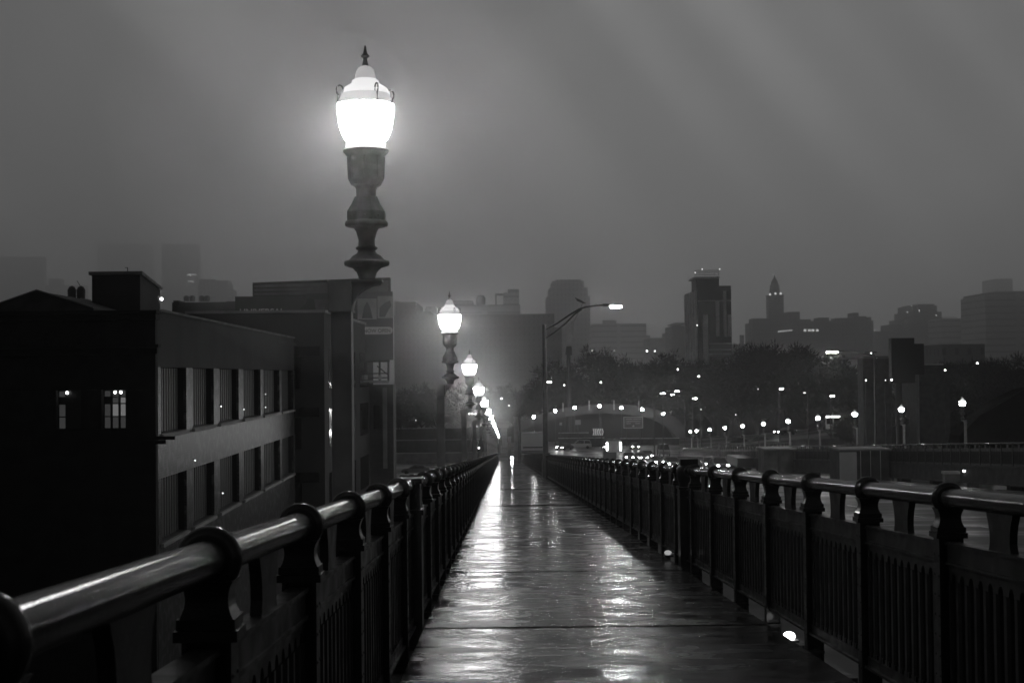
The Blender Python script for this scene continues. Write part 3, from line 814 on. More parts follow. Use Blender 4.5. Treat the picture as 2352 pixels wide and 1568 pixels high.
# ------------------------------------------------------------------ skyline
def facade(name, wall, win, bw, rh, ms, patch=None): return brickmat(name, win, win * 1.3, wall, bw, rh, ms, .75, 'xyz', .0, 0.0)
F1 = facade('facade grey', .16, .08, 3.4, 4.2, 1.2); F2 = facade('facade banded', .30, .07, 60.0, 9.0, 3.4); F3 = facade('facade fine', .26, .09, 7.2, 9.2, 2.4); F4 = facade('facade dark', .12, .05, 5.4, 6.8, 2.0)
skyline = [
 ('office_block', 'very wide flat-topped block filling the skyline behind the second lamp', 255, 30, [(905, 1273, 722), (1273, 1290, 752), (903, 951, 690, 722, 20), (951, 985, 712, 722, 20)], F1),
 ('office_block', 'faint stepped rooftop behind the wide block, left of the second lamp', 420, 25, [(905, 933, 702), (905, 916, 691), (935, 952, 712)], F3),
 ('office_block', 'small faint block rising just left of the second lamp', 430, 25, [(975, 1003, 708), (978, 1000, 704)], F3),
 ('office_block', 'faint pale block with rooftop tank and open frame right of the second lamp', 380, 25, [(1035, 1195, 700), (1040, 1085, 690), (1156, 1192, 672, 700)], F2),
 ('setback_tower', 'faint grey stepped tower behind the road lamp arm', 620, 35, [(1256, 1355, 680), (1262, 1350, 660), (1268, 1341, 645), (1276, 1334, 642)], F3),
 ('office_block', 'faint banded office block right of the stepped tower', 560, 30, [(1361, 1484, 743), (1385, 1416, 735, 743, 4, 10), (1484, 1493, 770)], F2),
 ('office_block', 'low faint buildings left of the striped tower', 480, 30, [(1493, 1517, 776), (1517, 1526, 790), (1527, 1545, 774), (1537, 1548, 762)], F1),
 ('apartment_block', 'grey block with open roof frame touching the left side of the striped tower', 400, 25, [(1544, 1580, 748), (1550, 1580, 741, 743.5)], F1),
 ('chimney_house', 'low roof with one short chimney right of the striped tower', 380, 15, [(1675, 1722, 790), (1700, 1709, 769, 0, 1, 3)], F4),
 ('office_block', 'long low roofline between clock tower building and domed block', 520, 25, [(2007, 2080, 760), (2052, 2072, 744)], F4),
 ('domed_block', 'stepped block with rounded crown in the right skyline', 560, 30, [(2076, 2166, 732), (2088, 2163, 716), (2096, 2152, 701), (2105, 2146, 698)], F4),
 ('office_block', 'long banded office block joining the domed block on its right', 540, 25, [(2164, 2262, 731), (2166, 2200, 728, 729.5, 4, 6)], F2),
 ('office_tower', 'broad banded office tower at the right edge with slightly curved front', 470, 35, [(2262, 2420, 677), (2268, 2420, 671), (2290, 2420, 668)], F2),
 ('office_tower', 'faint square tower top rising over the broad banded tower', 900, 35, [(2286, 2326, 640)], F3),
 ('office_block', 'dark squat block in the trees below the right skyline', 330, 15, [(2165, 2262, 790)], F4),
]
sky_objs = {}
for nm, lab, Y, dep, bxs, m in skyline:
    Y = {255: 1000, 330: 600}.get(Y, Y * 4.2); dep *= 3
    r, pc = px_building(nm, lab, 'tower' if 'tower' in nm else 'building', Y, dep, bxs, m)
    sky_objs[lab] = (r, pc, Y)
def G(s): return next(v for k, v in sky_objs.items() if s in k)
r, pc, Y = G('rooftop tank and open frame')
g = MB(); c = at(1104, 688, Y); g.lathe([(5.0, -5.2), (5.4, 2), (3.6, 4.6), (.01, 5.4)], 'z', (c.x - pc.x, 5, c.z - BASEZ), 14)
for sx in (-3.4, 3.4): g.box(c.x - pc.x + sx - .5, c.x - pc.x + sx + .5, 4.5, 5, c.z - BASEZ - 14, c.z - BASEZ - 5.2)
g.build('water_tank', F4, r)
g = MB()
for x0, x1, y0, y1 in ((1137, 1141, 676, 702), (1137, 1160, 674, 678), (1166, 1192, 664, 673)):
    a, b = at(x0, y0, Y), at(x1, y1, Y); g.box(a.x - pc.x, b.x - pc.x, .5, 6, b.z - BASEZ, a.z - BASEZ)
g.build('roof_frame', F4, r)
r, pc, Y = G('right side') if False else G('joining the domed block')
lights_px(r, pc, 'lit_window', Y, [(2257, 791), (2257, 812), (2257, 822), (2257, 832), (2257, 842)], emis('window lamp', 3), .9, proud=.8)
r, pc, Y = G('rounded crown'); lights_px(r, pc, 'roof_light', Y, [(2093, 702), (2084, 717), (2111, 713), (2150, 724)], emis('roof lamp dim', 3), .7, proud=.6)
r, pc, Y = G('long low roofline'); lights_px(r, pc, 'roof_light', Y, [(2009, 758)], emis('roof lamp', 6), .35)

# striped tower
Y = 720
smooth_dark = mat('tower glass band', .02, .5, noise=(.2, .8, 1.2)); strip = mat('tower pale strip', .9, .7, noise=(.3, .85, 1.1))
pA, pB, pC = at(1575, 668, Y + 50), at(1603, 660, Y), at(1679, 656, Y)
r = thing('striped_tower', 'tall apartment tower with pale vertical strips and a railed roof crown', 'tower', (pB.x, Y, BASEZ))
H = at(1603, 664, Y).z - BASEZ; H2 = at(1670, 656, Y).z - BASEZ
g = MB(); X = pB.x
g.hexa([(0, 0, 0), (pC.x - X, 0, 0), (pC.x - X, 50, 0), (at(1573, 700, Y + 50).x - X, 50, 0)], [(0, 0, H), (pC.x - X, 0, H), (pC.x - X, 50, H), (at(1573, 700, Y + 50).x - X, 50, H)])
a, b = at(1648, 655, Y), at(1679, 655, Y); g.box(a.x - X, b.x - X, .5, 25, H + .01, H2)
g.build('wall', smooth_dark, r)
pcx = Vector((X, Y, 0))
for x0, x1, y0, y1 in ((1614, 1628, 722, 905), (1643, 1653, 692, 773), (1661, 1669, 668, 773), (1672, 1679, 722, 773), (1648, 1658, 822, 880), (1664, 1672, 822, 880), (1675, 1679.5, 822, 880)):
    add_px(r, pcx, 'pale_strip', Y, [(x0, x1, y0, y1)], strip, proud=.5)
add_px(r, pcx, 'floor_band', Y, [(1629, 1679.5, 788, 790), (1629, 1679.5, 802, 804), (1629, 1679.5, 812, 814), (1603, 1679.5, 690, 691.5)], strip, proud=.3)
for k in range(5):
    t = (k + .6) / 5.2; xl = at(1573, 700, Y + 50).x - X; g = MB()
    g.box(xl * t - 1, xl * t + .7, 50 * t - 2.4, 50 * t + 1, 0, H - .5); g.build('fin', strip, r)
g = MB(); a, b = at(1600, 640, Y), at(1652, 640, Y); g.box(a.x - X, b.x - X, 1, 20, H + .02, a.z - BASEZ)
g.build('crown', smooth_dark, r)
g = MB(); a2, b2 = at(1594, 636, Y), at(1652, 636, Y); g.box(a2.x - X, b2.x - X, -1, 21, a.z - BASEZ + .01, a2.z - BASEZ); g.build('roof_terrace', strip, r)
g = MB(); zt = at(1600, 621, Y).z - BASEZ; zb = a2.z - BASEZ
xs = [at(px, 630, Y).x - X for px in (1597, 1608, 1619, 1630, 1641, 1651)]
for x in xs: g.tube([(x, 0, zb), (x, 0, zt)], .12, 5)
for q in (.35, .7, 1.0): g.tube([(xs[0], 0, zb + (zt - zb) * q), (xs[-1], 0, zb + (zt - zb) * q)], .2, 5)
g.build('roof_railing', strip, r)
lights_px(r, pcx, 'roof_light', Y, [(1597, 626), (1613, 618), (1653, 618)], emis('tower roof lamp', 1.2), .35, proud=0)
lights_px(r, pcx, 'lit_window', Y, [(1601, 747)], emis('single lit window', 2), .4)

# clock tower building
Y = 1900
r, pc = px_building('clock_tower_building', 'long dark building with lit windows and a slender domed clock tower', 'building', Y, 30,
    [(1729, 2006, 737), (1720, 1731, 742), (1729, 1770, 731), (1810, 1837, 716), (1837, 1862, 733), (1880, 1904, 729), (1920, 1975, 730), (1959, 1972, 718), (1972, 1990, 726), (1992, 2001, 728)], F4)
add_px(r, pc, 'corner_pier', Y, [(1720, 1729, 744, 800)], M['concrete'], proud=.5)
for k in range(9): add_px(r, pc, 'lit_window', Y, [(1787 + 3.7 * k, 1789.6 + 3.7 * k, 759.5 - .35 * k, 763 - .35 * k)], M['lit_win'], proud=.3)
for k in (0, 1, 2, 3.4, 4.2) if False else (1846, 1856, 1864, 1874): add_px(r, pc, 'lit_window', Y, [(k, k + 6, 756, 761)], emis('office lit', .8), proud=.3)
g = MB(); cx = at(1784, 720, Y).x - pc.x; W = (at(1801, 720, Y).x - at(1767, 720, Y).x) / 2
zz = lambda py: at(1784, py, Y).z - BASEZ
g.box(cx - W, cx + W, 2, 2 + 2 * W, 0, zz(679)); g.box(cx - W * 1.06, cx + W * 1.06, 1.7, 2.3 + 2 * W, zz(679) + .02, zz(676.5))
g.build('clock_tower', F1, r)
cy_ = 2 + W
g = MB(); q = FPX / Y
g.lathe([(11 / q, zz(676)), (10.5 / q, zz(664)), (9.5 / q, zz(655)), (8 / q, zz(650))], 'z', (cx, cy_, 0), 8, False)
g.build('lantern', F4, r)
for k in range(8):
    a = math.pi / 4 * k; g = MB(); g.tube([(cx + 12.2 / q * math.cos(a), cy_ + 12.2 / q * math.sin(a), zz(676)), (cx + 10 / q * math.cos(a), cy_ + 10 / q * math.sin(a), zz(653))], .45, 5); g.build('column', M['concrete'], r)
g = MB(); g.lathe([(8.4 / q, zz(650)), (7.6 / q, zz(646)), (5.2 / q, zz(641)), (2.6 / q, zz(637)), (1.4 / q, zz(634)), (.6 / q, zz(630)), (.02, zz(628))], 'z', (cx, cy_, 0), 12)
g.build('spire', M['black'], r)
lights_px(r, pc, 'floodlight', Y, [(1769, 676), (1781.5, 674), (1793.5, 674)], emis('tower floodlight', 1.1), 1.5, proud=-1.2)
g = MB(); g.lathe([(W * .38, 0), (W * .38, .25), (.01, .26)][::-1], 'y', (cx + .3, 1.6, zz(690)), 20); g.build('clock_face', M['black'], r)
lights_px(r, pc, 'roof_light', Y, [(1780.5, 629)], emis('spire light', 1.5), .6, proud=-cy_)

# fogged towers on the far left
FT = mat('fogged tower', .09, .8)
for lab, Y, bxs, nm in (('tall fog-dimmed tower with a few lit windows behind the rooftop penthouse', 5300, [(371, 455, 560)], 'office_tower'),
                    ('fog-dimmed block with a wavy roofline right of the dim tower', 2900, [(455, 527, 652), (457, 490, 641), (495, 524, 644), (515, 535, 665)], 'apartment_block'),
                    ('faint tower lost in the cloud left of the rooftop penthouse', 7200, [(224, 350, 560)], 'office_tower'),
                    ('faint broad tower at the left edge of the picture', 6200, [(-40, 100, 590)], 'office_tower'),
                    ('faint squat block behind the gabled roof', 5200, [(103, 195, 655), (112, 140, 640)], 'office_block')):
    r, pc = px_building(nm, lab, 'tower' if 'tower' in lab else 'building', Y, 40, bxs, F3 if 'wavy' in lab else FT)
    if 'lit windows' in lab:
        for x, y in ((430, 630), (434, 629), (437, 631), (442, 629), (452 - 4, 630), (432, 646), (437, 645), (441, 646)): add_px(r, pc, 'lit_window', Y, [(x, x + 2.2, y, y + 2)], emis('far window', 4), proud=.5)
r, pc = px_building('rooftop_plant', 'low hazy roof with white tanks behind the penthouse', 'building', 240, 16, [(395, 552, 694), (398, 410, 690), (520, 552, 692)], F4)
for x in (422, 436, 458, 470):
    c = at(x, 684, 240); g = MB(); g.lathe([(.45, -.45), (.5, .3), (.2, .5), (.01, .52)], 'z', (c.x - pc.x, 2, c.z - BASEZ), 12); g.build('tank', M['pale'], r)
lights_px(r, pc, 'roof_light', 240, [(539, 716), (564 - 3, 703)], M['tiny'], .12)
r, pc = px_building('rooftop_machinery', 'dark twin cooling drums on legs above the gabled roof', 'roof machinery', 150, 4, [(147, 184, 684)], M['black'])
for x in (152, 173):
    c = at(x, 670, 150); g = MB(); g.lathe([(.42, -.9), (.46, .3), (.3, .62), (.05, .75)], 'z', (c.x - pc.x, 2, c.z - BASEZ), 14); g.build('drum', M['black'], r)
c = at(164, 655, 150); g = MB(); g.tube([(c.x - pc.x, 2, c.z - BASEZ + .6), (c.x - pc.x + .6, 2, c.z - BASEZ - .4)], .03, 5); g.tube([(c.x - pc.x - 2, 2, c.z - BASEZ - 1.2), (c.x - pc.x + .8, 2, c.z - BASEZ - .9)], .03, 5); g.build('mast', M['black'], r)

# slanted sculpture: a plain stand-in
Y = 330
r = thing('monument', 'tall slanting pale slab sculpture on a dark wedge base below the stepped tower', 'monument', at(1306, 860, Y))
X, Z = r.location.x, r.location.z; r.location.z = BASEZ; Z = BASEZ
def PP(px, py): q = at(px, py, Y); return (q.x - X, q.z - Z)
g = MB(); g.prism([PP(1302, 794), PP(1312, 738), PP(1319, 736), PP(1313, 794)], 'y', 0, 1.0); g.build('slab', M['pale'], r)
g = MB(); g.prism([PP(1299, 815), PP(1301, 795), PP(1313, 795), PP(1314, 815)], 'y', -.2, 1.3); g.build('wedge', M['black'], r)
g = MB(); g.tube([(PP(1306, 815)[0], .5, 0), (PP(1306, 815)[0], .5, PP(1306, 815)[1])], .5, 8); g.build('mast', M['black'], r)
g = MB(); g.prism([PP(1320, 683), PP(1332, 688), PP(1346, 696), PP(1340, 697), PP(1326, 691)], 'y', 0, .4); g.tube([(PP(1319, 737)[0], .3, PP(1319, 737)[1]), (PP(1338, 697)[0], .3, PP(1338, 697)[1])], .05, 5); g.build('fin', M['black'], r)

# ------------------------------------------------------------------ arched overpass with globe lamps
Y = 330
r = thing('arch_overpass', 'arched overpass wall with globe lamps behind the traffic', 'bridge', (at(1395, 860, Y).x, Y, BASEZ))
X, Z = r.location.x, BASEZ
top = [(1165, 985), (1190, 972), (1225, 958), (1262, 945), (1300, 937), (1345, 931), (1390, 928), (1435, 929), (1480, 934), (1520, 944), (1550, 957), (1572, 978), (1578, 1005)]
bot = [(1165, 1000), (1195, 990), (1228, 976), (1262, 966), (1300, 957), (1345, 951), (1390, 949), (1435, 951), (1480, 957), (1512, 968), (1535, 982), (1550, 998), (1556, 1010)]
g = MB(); T = [PP(*p) for p in top]; B = [PP(*p) for p in bot]
for i in range(len(T) - 1):
    vs = [(x, yy, z) for yy in (0, 7) for x, z in (B[i], B[i + 1], T[i + 1], T[i])]
    g.add(vs, [(0, 1, 2, 3), (7, 6, 5, 4), (0, 4, 5, 1), (3, 2, 6, 7)])
g.build('arch', mat('arch concrete', .06, .8, noise=(.4, .7, 1.2)), r)
g = MB()
for i in range(len(T) - 1):
    (x0, z0), (x1, z1) = B[i], B[i + 1]
    g.hexa([(x0, 8, 0), (x1, 8, 0), (x1, 9, 0), (x0, 9, 0)], [(x0, 8, z0 + .3), (x1, 8, z1 + .3), (x1, 9, z1 + .3), (x0, 9, z0 + .3)])
g.build('inner_wall', M['black'], r)
for x, y0, y1 in ((1293, 925, 945), (1353, 919, 941), (1410, 919, 941), (1467, 921, 942)):
    a, b = PP(x, y0), PP(x, y1); g = MB(); g.box(a[0] - .12, a[0] + .12, -.2, -.05, b[1], a[1]); g.build('banner_pole', M['pale'], r)
def globe_on_pole(px, py, Y, label, rad=.32, m=None, polebase=None, group='globe lamps over the plaza'):
    p = at(px, py, Y); zb = polebase if polebase is not None else BASEZ
    r = thing('globe_lamp', label, 'street lamp', (p.x, p.y, zb), 0, group)
    g = MB(); g.ball((0, 0, p.z - zb), rad, 12, 8); g.build('globe', m or M['far_globe'], r)
    g = MB(); g.tube([(0, 0, 0), (0, 0, p.z - zb - rad * .9)], [.10, .06], 6); g.lathe([(.2, -.2), (.12, 0)], 'z', (0, 0, p.z - zb - rad * .9), 8); g.build('pole', M['steel'], r)
    return r
for i, (x, y) in enumerate(((1226, 957), (1275, 943), (1320, 936), (1377, 932), (1427, 936), (1475, 940), (1523, 950))):
    globe_on_pole(x, y, 322, f'{["first","second","third","fourth","fifth","sixth","seventh"][i]} globe lamp from the left along the arched overpass', .30)

# retaining walls and ledges of the plaza
def wall_px(lab, x0, x1, y0, y1, Y, m, th=.5, nm='retaining_wall', zb=None):
    a, b = at(x0, y0, Y), at(x1, y1, Y); zb = BASEZ if zb is None else zb
    r = thing(nm, lab, 'wall', (a.x, Y, zb)); g = MB(); g.box(0, b.x - a.x, 0, th, 0, max(a.z - zb, .3)); g.build('wall', m, r)
    g = MB(); g.box(-.05, b.x - a.x + .05, -.1, th + .1, max(a.z - zb, .3) + .003, max(a.z - zb, .3) + .16); g.build('coping', M['pale'], r)
wall_px('low retaining wall running right behind the sport utility vehicle', 1283, 1352, 995, 1025, 318, M['concrete_dark'])
wall_px('lower plaza wall ending left of the chevron sign', 1283, 1388, 1007, 1030, 312, M['concrete_dark'])
wall_px('dark stepped wall behind the truck, right part of the plaza', 1425, 1560, 1008, 1030, 316, M['concrete_dark'])
wall_px('grey block wall left of the end of the walkway', 905, 1150, 1012, 1030, 285, M['concrete_dark'])
wall_px('long low wall beside the parked cars, left of the railing', 905, 1140, 1042, 1056, 262, M['concrete'])
wall_px('thin upper wall on the left bank below the trees', 905, 1150, 985, 1000, 300, M['concrete_dark'])
# signs
def sign_px(nm, lab, x0, x1, y0, y1, Y, m, border=None, posts=2):
    a, b = at(x0, y0, Y), at(x1, y1, Y); r = thing(nm, lab, 'sign', ((a.x + b.x) / 2, Y, BASEZ)); X = (a.x + b.x) / 2; W = (b.x - a.x) / 2
    g = MB(); g.box(-W, W, 0, .15, b.z - BASEZ, a.z - BASEZ); g.build('panel', m, r)
    if border:
        t = .14; g = MB(); z0, z1 = b.z - BASEZ, a.z - BASEZ
        g.box(-W, W, -.04, -.003, z1 - t, z1); g.box(-W, W, -.04, -.003, z0, z0 + t); g.box(-W, -W + t, -.04, -.003, z0 + t + .002, z1 - t - .002); g.box(W - t, W, -.04, -.003, z0 + t + .002, z1 - t - .002)
        g.build('border', border, r)
    for k in range(posts):
        x = 0 if posts == 1 else -W * .7 + 1.4 * W * k; g = MB(); g.tube([(x, .3, 0), (x, .3, a.z - BASEZ - .2)], .10, 6); g.build('post', M['steel'], r)
    return r, a, b
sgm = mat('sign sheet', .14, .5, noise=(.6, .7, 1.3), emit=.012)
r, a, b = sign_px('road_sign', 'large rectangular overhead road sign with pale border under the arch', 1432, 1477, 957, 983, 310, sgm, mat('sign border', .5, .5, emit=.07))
g = MB(); W = (b.x - a.x) / 2; H0, H1 = b.z - BASEZ, a.z - BASEZ
for z_, x0, x1 in ((.80, -.75, -.1), (.80, 0, .8), (.60, -.7, .75), (.42, -.7, -.25), (.42, .2, .7)):
    g.box(W * x0, W * x1, -.03, -.003, H0 + (H1 - H0) * z_ - .06, H0 + (H1 - H0) * z_ + .07)
g.prism([(-.3, H0 + .5), (0, H0 + .25), (.3, H0 + .5), (0, H0 + .75)], 'y', -.03, -.003)
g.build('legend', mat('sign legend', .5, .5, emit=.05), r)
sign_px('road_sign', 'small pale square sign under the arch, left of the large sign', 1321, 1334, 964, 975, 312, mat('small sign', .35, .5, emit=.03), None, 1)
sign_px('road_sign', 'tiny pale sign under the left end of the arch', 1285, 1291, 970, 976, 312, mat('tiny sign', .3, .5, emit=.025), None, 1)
a, b = at(1360, 984, 308), at(1389, 999, 308)
r = thing('chevron_sign', 'black board with a row of white chevrons above the traffic', 'sign', (a.x, 308, BASEZ))
g = MB(); g.box(-.1, b.x - a.x + .1, .05, .2, b.z - BASEZ - .1, a.z - BASEZ + .1); g.build('board', M['black'], r)
Wd = (b.x - a.x) / 7; zm = (a.z + b.z) / 2 - BASEZ; hh = (a.z - b.z) / 2
for k in range(6):
    x = Wd * (k + .3); g = MB()
    g.prism([(x, zm + hh), (x + Wd * .55, zm + hh), (x + Wd * 1.05, zm), (x + Wd * .5, zm)], 'y', -.03, .02)
    g.prism([(x + Wd * .5, zm - .01), (x + Wd * 1.05, zm - .01), (x + Wd * .55, zm - hh), (x, zm - hh)], 'y', -.03, .02)
    g.build('chevron', M['chev'], r)
for x in (.6, b.x - a.x - .6): g = MB(); g.tube([(x, .3, 0), (x, .3, b.z - BASEZ)], .08, 6); g.build('post', M['steel'], r)

# ------------------------------------------------------------------ road lamps on arms
def road_lamp(px, py_base, ptop, arms, Y, label, prad=.10, base_z=None, arm_r=.05, head=.55, hm=None, group='road lamps on curved arms'):
    """pole at px from its base up to ptop (picture y); arms: list of (hx, hy, lit) lamp heads"""
    p = at(px, ptop, Y); zb = BASEZ if base_z is None else base_z
    r = thing('road_lamp', label, 'street lamp', (p.x, p.y, zb), 0, group)
    g = MB(); g.tube([(0, 0, 0), (0, 0, p.z - zb)], [prad * 1.15, prad * .75], 10); g.lathe([(prad * 2, 0), (prad * 2, .3), (prad * 1.2, .5)], 'z', (0, 0, 0), 10); g.build('pole', M['steel'], r)
    for hx, hy, lit in arms:
        h = at(hx, hy, Y); dx, dz = h.x - p.x, h.z - zb; z0 = p.z - zb; sg = 1 if dx > 0 else -1
        rise = dz - z0
        g = MB(); pts = []
        for i in range(11):
            t = i / 10; pts.append((dx * .93 * t, 0, z0 - .1 + (rise + .14) * (1 - (1 - t) ** 2.1)))
        g.tube(pts, [arm_r] * 11, 7); g.build('arm', M['steel'], r)
        g = MB(); g.hexa([(dx - head * .55, -.13, dz - .05), (dx + head * .5, -.13, dz - .05), (dx + head * .5, .13, dz - .05), (dx - head * .55, .13, dz - .05)],
                         [(dx - head * .55, -.07, dz + .05), (dx + head * .4, -.10, dz + .07), (dx + head * .4, .10, dz + .07), (dx - head * .55, .07, dz + .05)])
        hd = g.build('lamp_head', M['steel'], r)
        if lit: g = MB(); g.box(dx - head * .42, dx + head * .42, -.11, .11, dz - .11, dz - .052); g.build('lens', hm or M['head'], hd)
    return r
# big one standing on the right railing
Y = 95.0; p = at(1250, 745, Y); zb = bz(Y) - .3
r = thing('road_lamp', 'tallest road lamp with a long double arm over the road, standing on the right railing', 'street lamp', (p.x, Y, zb), 0, 'road lamps on curved arms')
g = MB(); g.tube([(0, 0, 0), (0, 0, p.z - zb)], [.20, .13], 16); g.lathe([(.26, 0), (.26, 1.3), (.20, 1.4)], 'z', (0, 0, 0), 12); g.build('pole', M['steel'], r)
def Q(px, py): q = at(px, py, Y); return (q.x - p.x, 0, q.z - zb)
g = MB(); g.tube([Q(1252, 757), Q(1280, 742), Q(1310, 722), Q(1330, 710), Q(1345, 705), Q(1370, 702), Q(1388, 701)], .065, 8); g.build('arm', M['steel'], r)
g = MB(); g.tube([Q(1252, 778), Q(1275, 762), Q(1300, 742), Q(1318, 723), Q(1336, 710)], .06, 8); g.build('arm', M['steel'], r)
g = MB(); c = Q(1405, 703)
g.box(Q(1384, 700)[0], Q(1398, 700)[0], -.12, .12, c[2] - .02, c[2] + .16); g.box(Q(1398, 700)[0], Q(1428, 700)[0], -.17, .17, c[2] + .02, c[2] + .13)
hd = g.build('lamp_head', M['steel'], r)
g = MB(); g.box(Q(1403, 700)[0], Q(1427, 700)[0], -.15, .15, c[2] - .10, c[2] + .015); g.build('lens', emis('brightest road lamp', 900), hd)
mid = emis('medium road lamp', 200.0)
road_lamp(1192, 1040, 935, [(1259, 876, True)], 200, 'road lamp whose long arm reaches right across the tall pole, above the far railing', .22, head=1.1, hm=mid)
road_lamp(1522, 1010, 905, [(1522, 902, True)], 240, 'straight road lamp with a bright head just right of the arch', .12, head=.8, hm=M['head'])
road_lamp(1590, 1000, 908, [(1555, 897, True)], 250, 'curved road lamp leaning left, upper of the pair beside the arch', .12, head=.8, hm=mid)
road_lamp(1572, 1000, 925, [(1545, 905, True)], 262, 'curved road lamp leaning left, lower of the pair beside the arch', .10, head=.7, hm=mid)
road_lamp(1609, 1000, 925, [(1596, 914, True)], 250, 'short-armed road lamp right of the curved pair', .12, head=.8, hm=mid)
road_lamp(1502, 1000, 932, [(1494, 929, False)], 280, 'unlit road lamp between the arch and the bright straight lamp', .12, head=.6)
road_lamp(1789, 965, 894, [(1795, 892, True)], 260, 'road lamp on a slim pole above the far road, left of three', .12, head=.8, hm=mid)
road_lamp(1855, 970, 906, [(1848, 901, True)], 270, 'dim road lamp above the far road, middle of three', .10, head=.5, hm=emis('dim road lamp', 8))
road_lamp(1907, 970, 910, [(1912, 908, True)], 255, 'road lamp on a slim pole behind the bus', .12, head=.8, hm=mid)
Yq = 150; road_lamp(2008, 1000, 815, [(1911, 807, True), (2001, 809, False)], Yq, 'tall road lamp whose arm reaches left over the far trees, brightest on the right', .10, base_z=at(2008, 1010, Yq).z - 3, head=1.25, hm=M['head'])
# small lone lights among the trees and streets
tinym = [emis('bulb dim', 4.0), emis('bulb mid', 9.0), emis('bulb bright', 18.0)]
tiny_pts = [(1557, 848, 330, 'trees left of the striped tower'), (1380, 878, 300, 'dark trees above the arch'), (1296, 884, 300, 'trees left of centre above the arch'), (1409, 867, 420, 'slope right of the pole'), (1428, 867, 420, 'slope right of the pole, second one'),
            (2001, 810, 200, 'roof beside the tall right pole'), (2014, 822, 190, 'roof corner right of the tall right pole'), (2034, 873, 150, 'dark billboard foot'), (2048, 872, 150, 'lower corner of the dark billboard'), (1989, 873, 160, 'dark trees left of the pale wall'),
            (2171, 850, 210, 'dark trees right of the black billboard'), (2245, 834, 200, 'dark slope at the far right'), (2106, 834 - 12, 230, 'roof edge right of the black billboard'), (1741, 893, 260, 'dark trees beyond the far road'), (1610, 940, 240, 'dark slope right of the arch'),
            (1690, 952, 230, 'slope above the far globe row'), (1152, 915, 300, 'fog beside the receding lamp row'), (1169, 931, 300, 'fog close to the receding lamp row'), (1016, 960, 280, 'dark bank left of the lamp row'), (955, 965, 280, 'dark bank behind the second lamp post'),
            (1078, 950, 250, 'bank beside the lamp row, left of three'), (1085, 950, 250, 'bank beside the lamp row, middle of three'), (1092, 950, 250, 'bank beside the lamp row, right of three'), (1131, 1015, 250, 'left end of the railing'), (1094 + 6, 1028, 250, 'car park behind the third lamp post'),
            (1360, 805, 450, 'foot of the stepped tower'), (1411, 805, 450, 'foot of the banded office block'), (1486, 806, 450, 'roofs left of the striped tower'), (1504, 806, 450, 'roofs left of the striped tower, right one'), (1605, 864, 330, 'trunks under the striped tower')]
for x, y, Y, where in tiny_pts:
    Y = Y * (2.0 if Y >= 420 else 1); p = at(x, y, Y); r = thing('small_lamp', 'tiny bright lamp in the ' + where, 'lamp', (p.x, Y, BASEZ), 0, 'small distant lamps')
    g = MB(); k_ = ((x * 37 + y * 11) % 10) / 10; g.ball((0, 0, p.z - BASEZ), (.00028 + .00028 * k_) * Y, 8, 5); g.build('bulb', tinym[int(k_ * 2.99)], r)
    g = MB(); g.tube([(0, .1, 0), (0, .1, p.z - BASEZ - .05)], .05, 5); g.build('pole', M['black'], r)

# ------------------------------------------------------------------ right side masses
wall_px('pale concrete wall under the far girder near the right edge', 2170, 2330, 1088, 1210, 96, M['concrete'], zb=-10, nm='concrete_wall')
Y = 165; r, pc = px_building('black_billboard', 'tall black back of a billboard among trees on the right', 'billboard', Y, 1.2, [(2047, 2100, 776, 880), (2098, 2122, 789, 860)], M['black'])
add_px(r, pc, 'edge_strip', Y, [(2046, 2049, 778, 880)], M['steel'], proud=.1)
g = MB(); q = at(2075, 880, Y); g.tube([(q.x - pc.x, 2, 0), (q.x - pc.x, 2, q.z - BASEZ + 1)], .4, 8); g.build('post', M['black'], r)
r, pc = px_building('blank_building', 'blank grey building with flat roof left of the black billboard', 'building', 190, 3, [(1982, 2048, 822)], M['concrete_dark']); add_px(r, pc, 'roof_edge', 190, [(1982, 2048, 818, 822)], M['concrete'], proud=.3, thick=14)
r, pc = px_building('dark_hall', 'dark hall with flat pale eave right of the black billboard', 'building', 230, 14, [(2110, 2180, 838)], M['concrete_dark']); add_px(r, pc, 'eave', 230, [(2110, 2165, 835, 838)], M['pale'], proud=.5)
Y = 130; r = thing('sloping_roof', 'black sloping roof shape low on the far right behind the globe lamp', 'building', (at(2352, 860, Y).x, Y, -10)); X = r.location.x
def PR_(px, py): q = at(px, py, Y); return (q.x - X, q.z + 10)
g = MB(); g.prism([(PR_(2180, 1020)[0], 0), PR_(2205, 1000), PR_(2250, 955), PR_(2290, 925), PR_(2352, 895), PR_(2420, 880), (PR_(2420, 880)[0], 0)], 'y', 0, 3); g.build('roof', mat('matt black roofing', .008, 1.0, spec=0.0, noise=(2, .6, 1.4)), r)
g = MB(); q0, q1 = PR_(2250, 953), PR_(2352, 893); g.tube([(q0[0], -.1, q0[1]), (q1[0], -.1, q1[1])], .06, 5); g.build('gutter', M['plain_dark'], r)
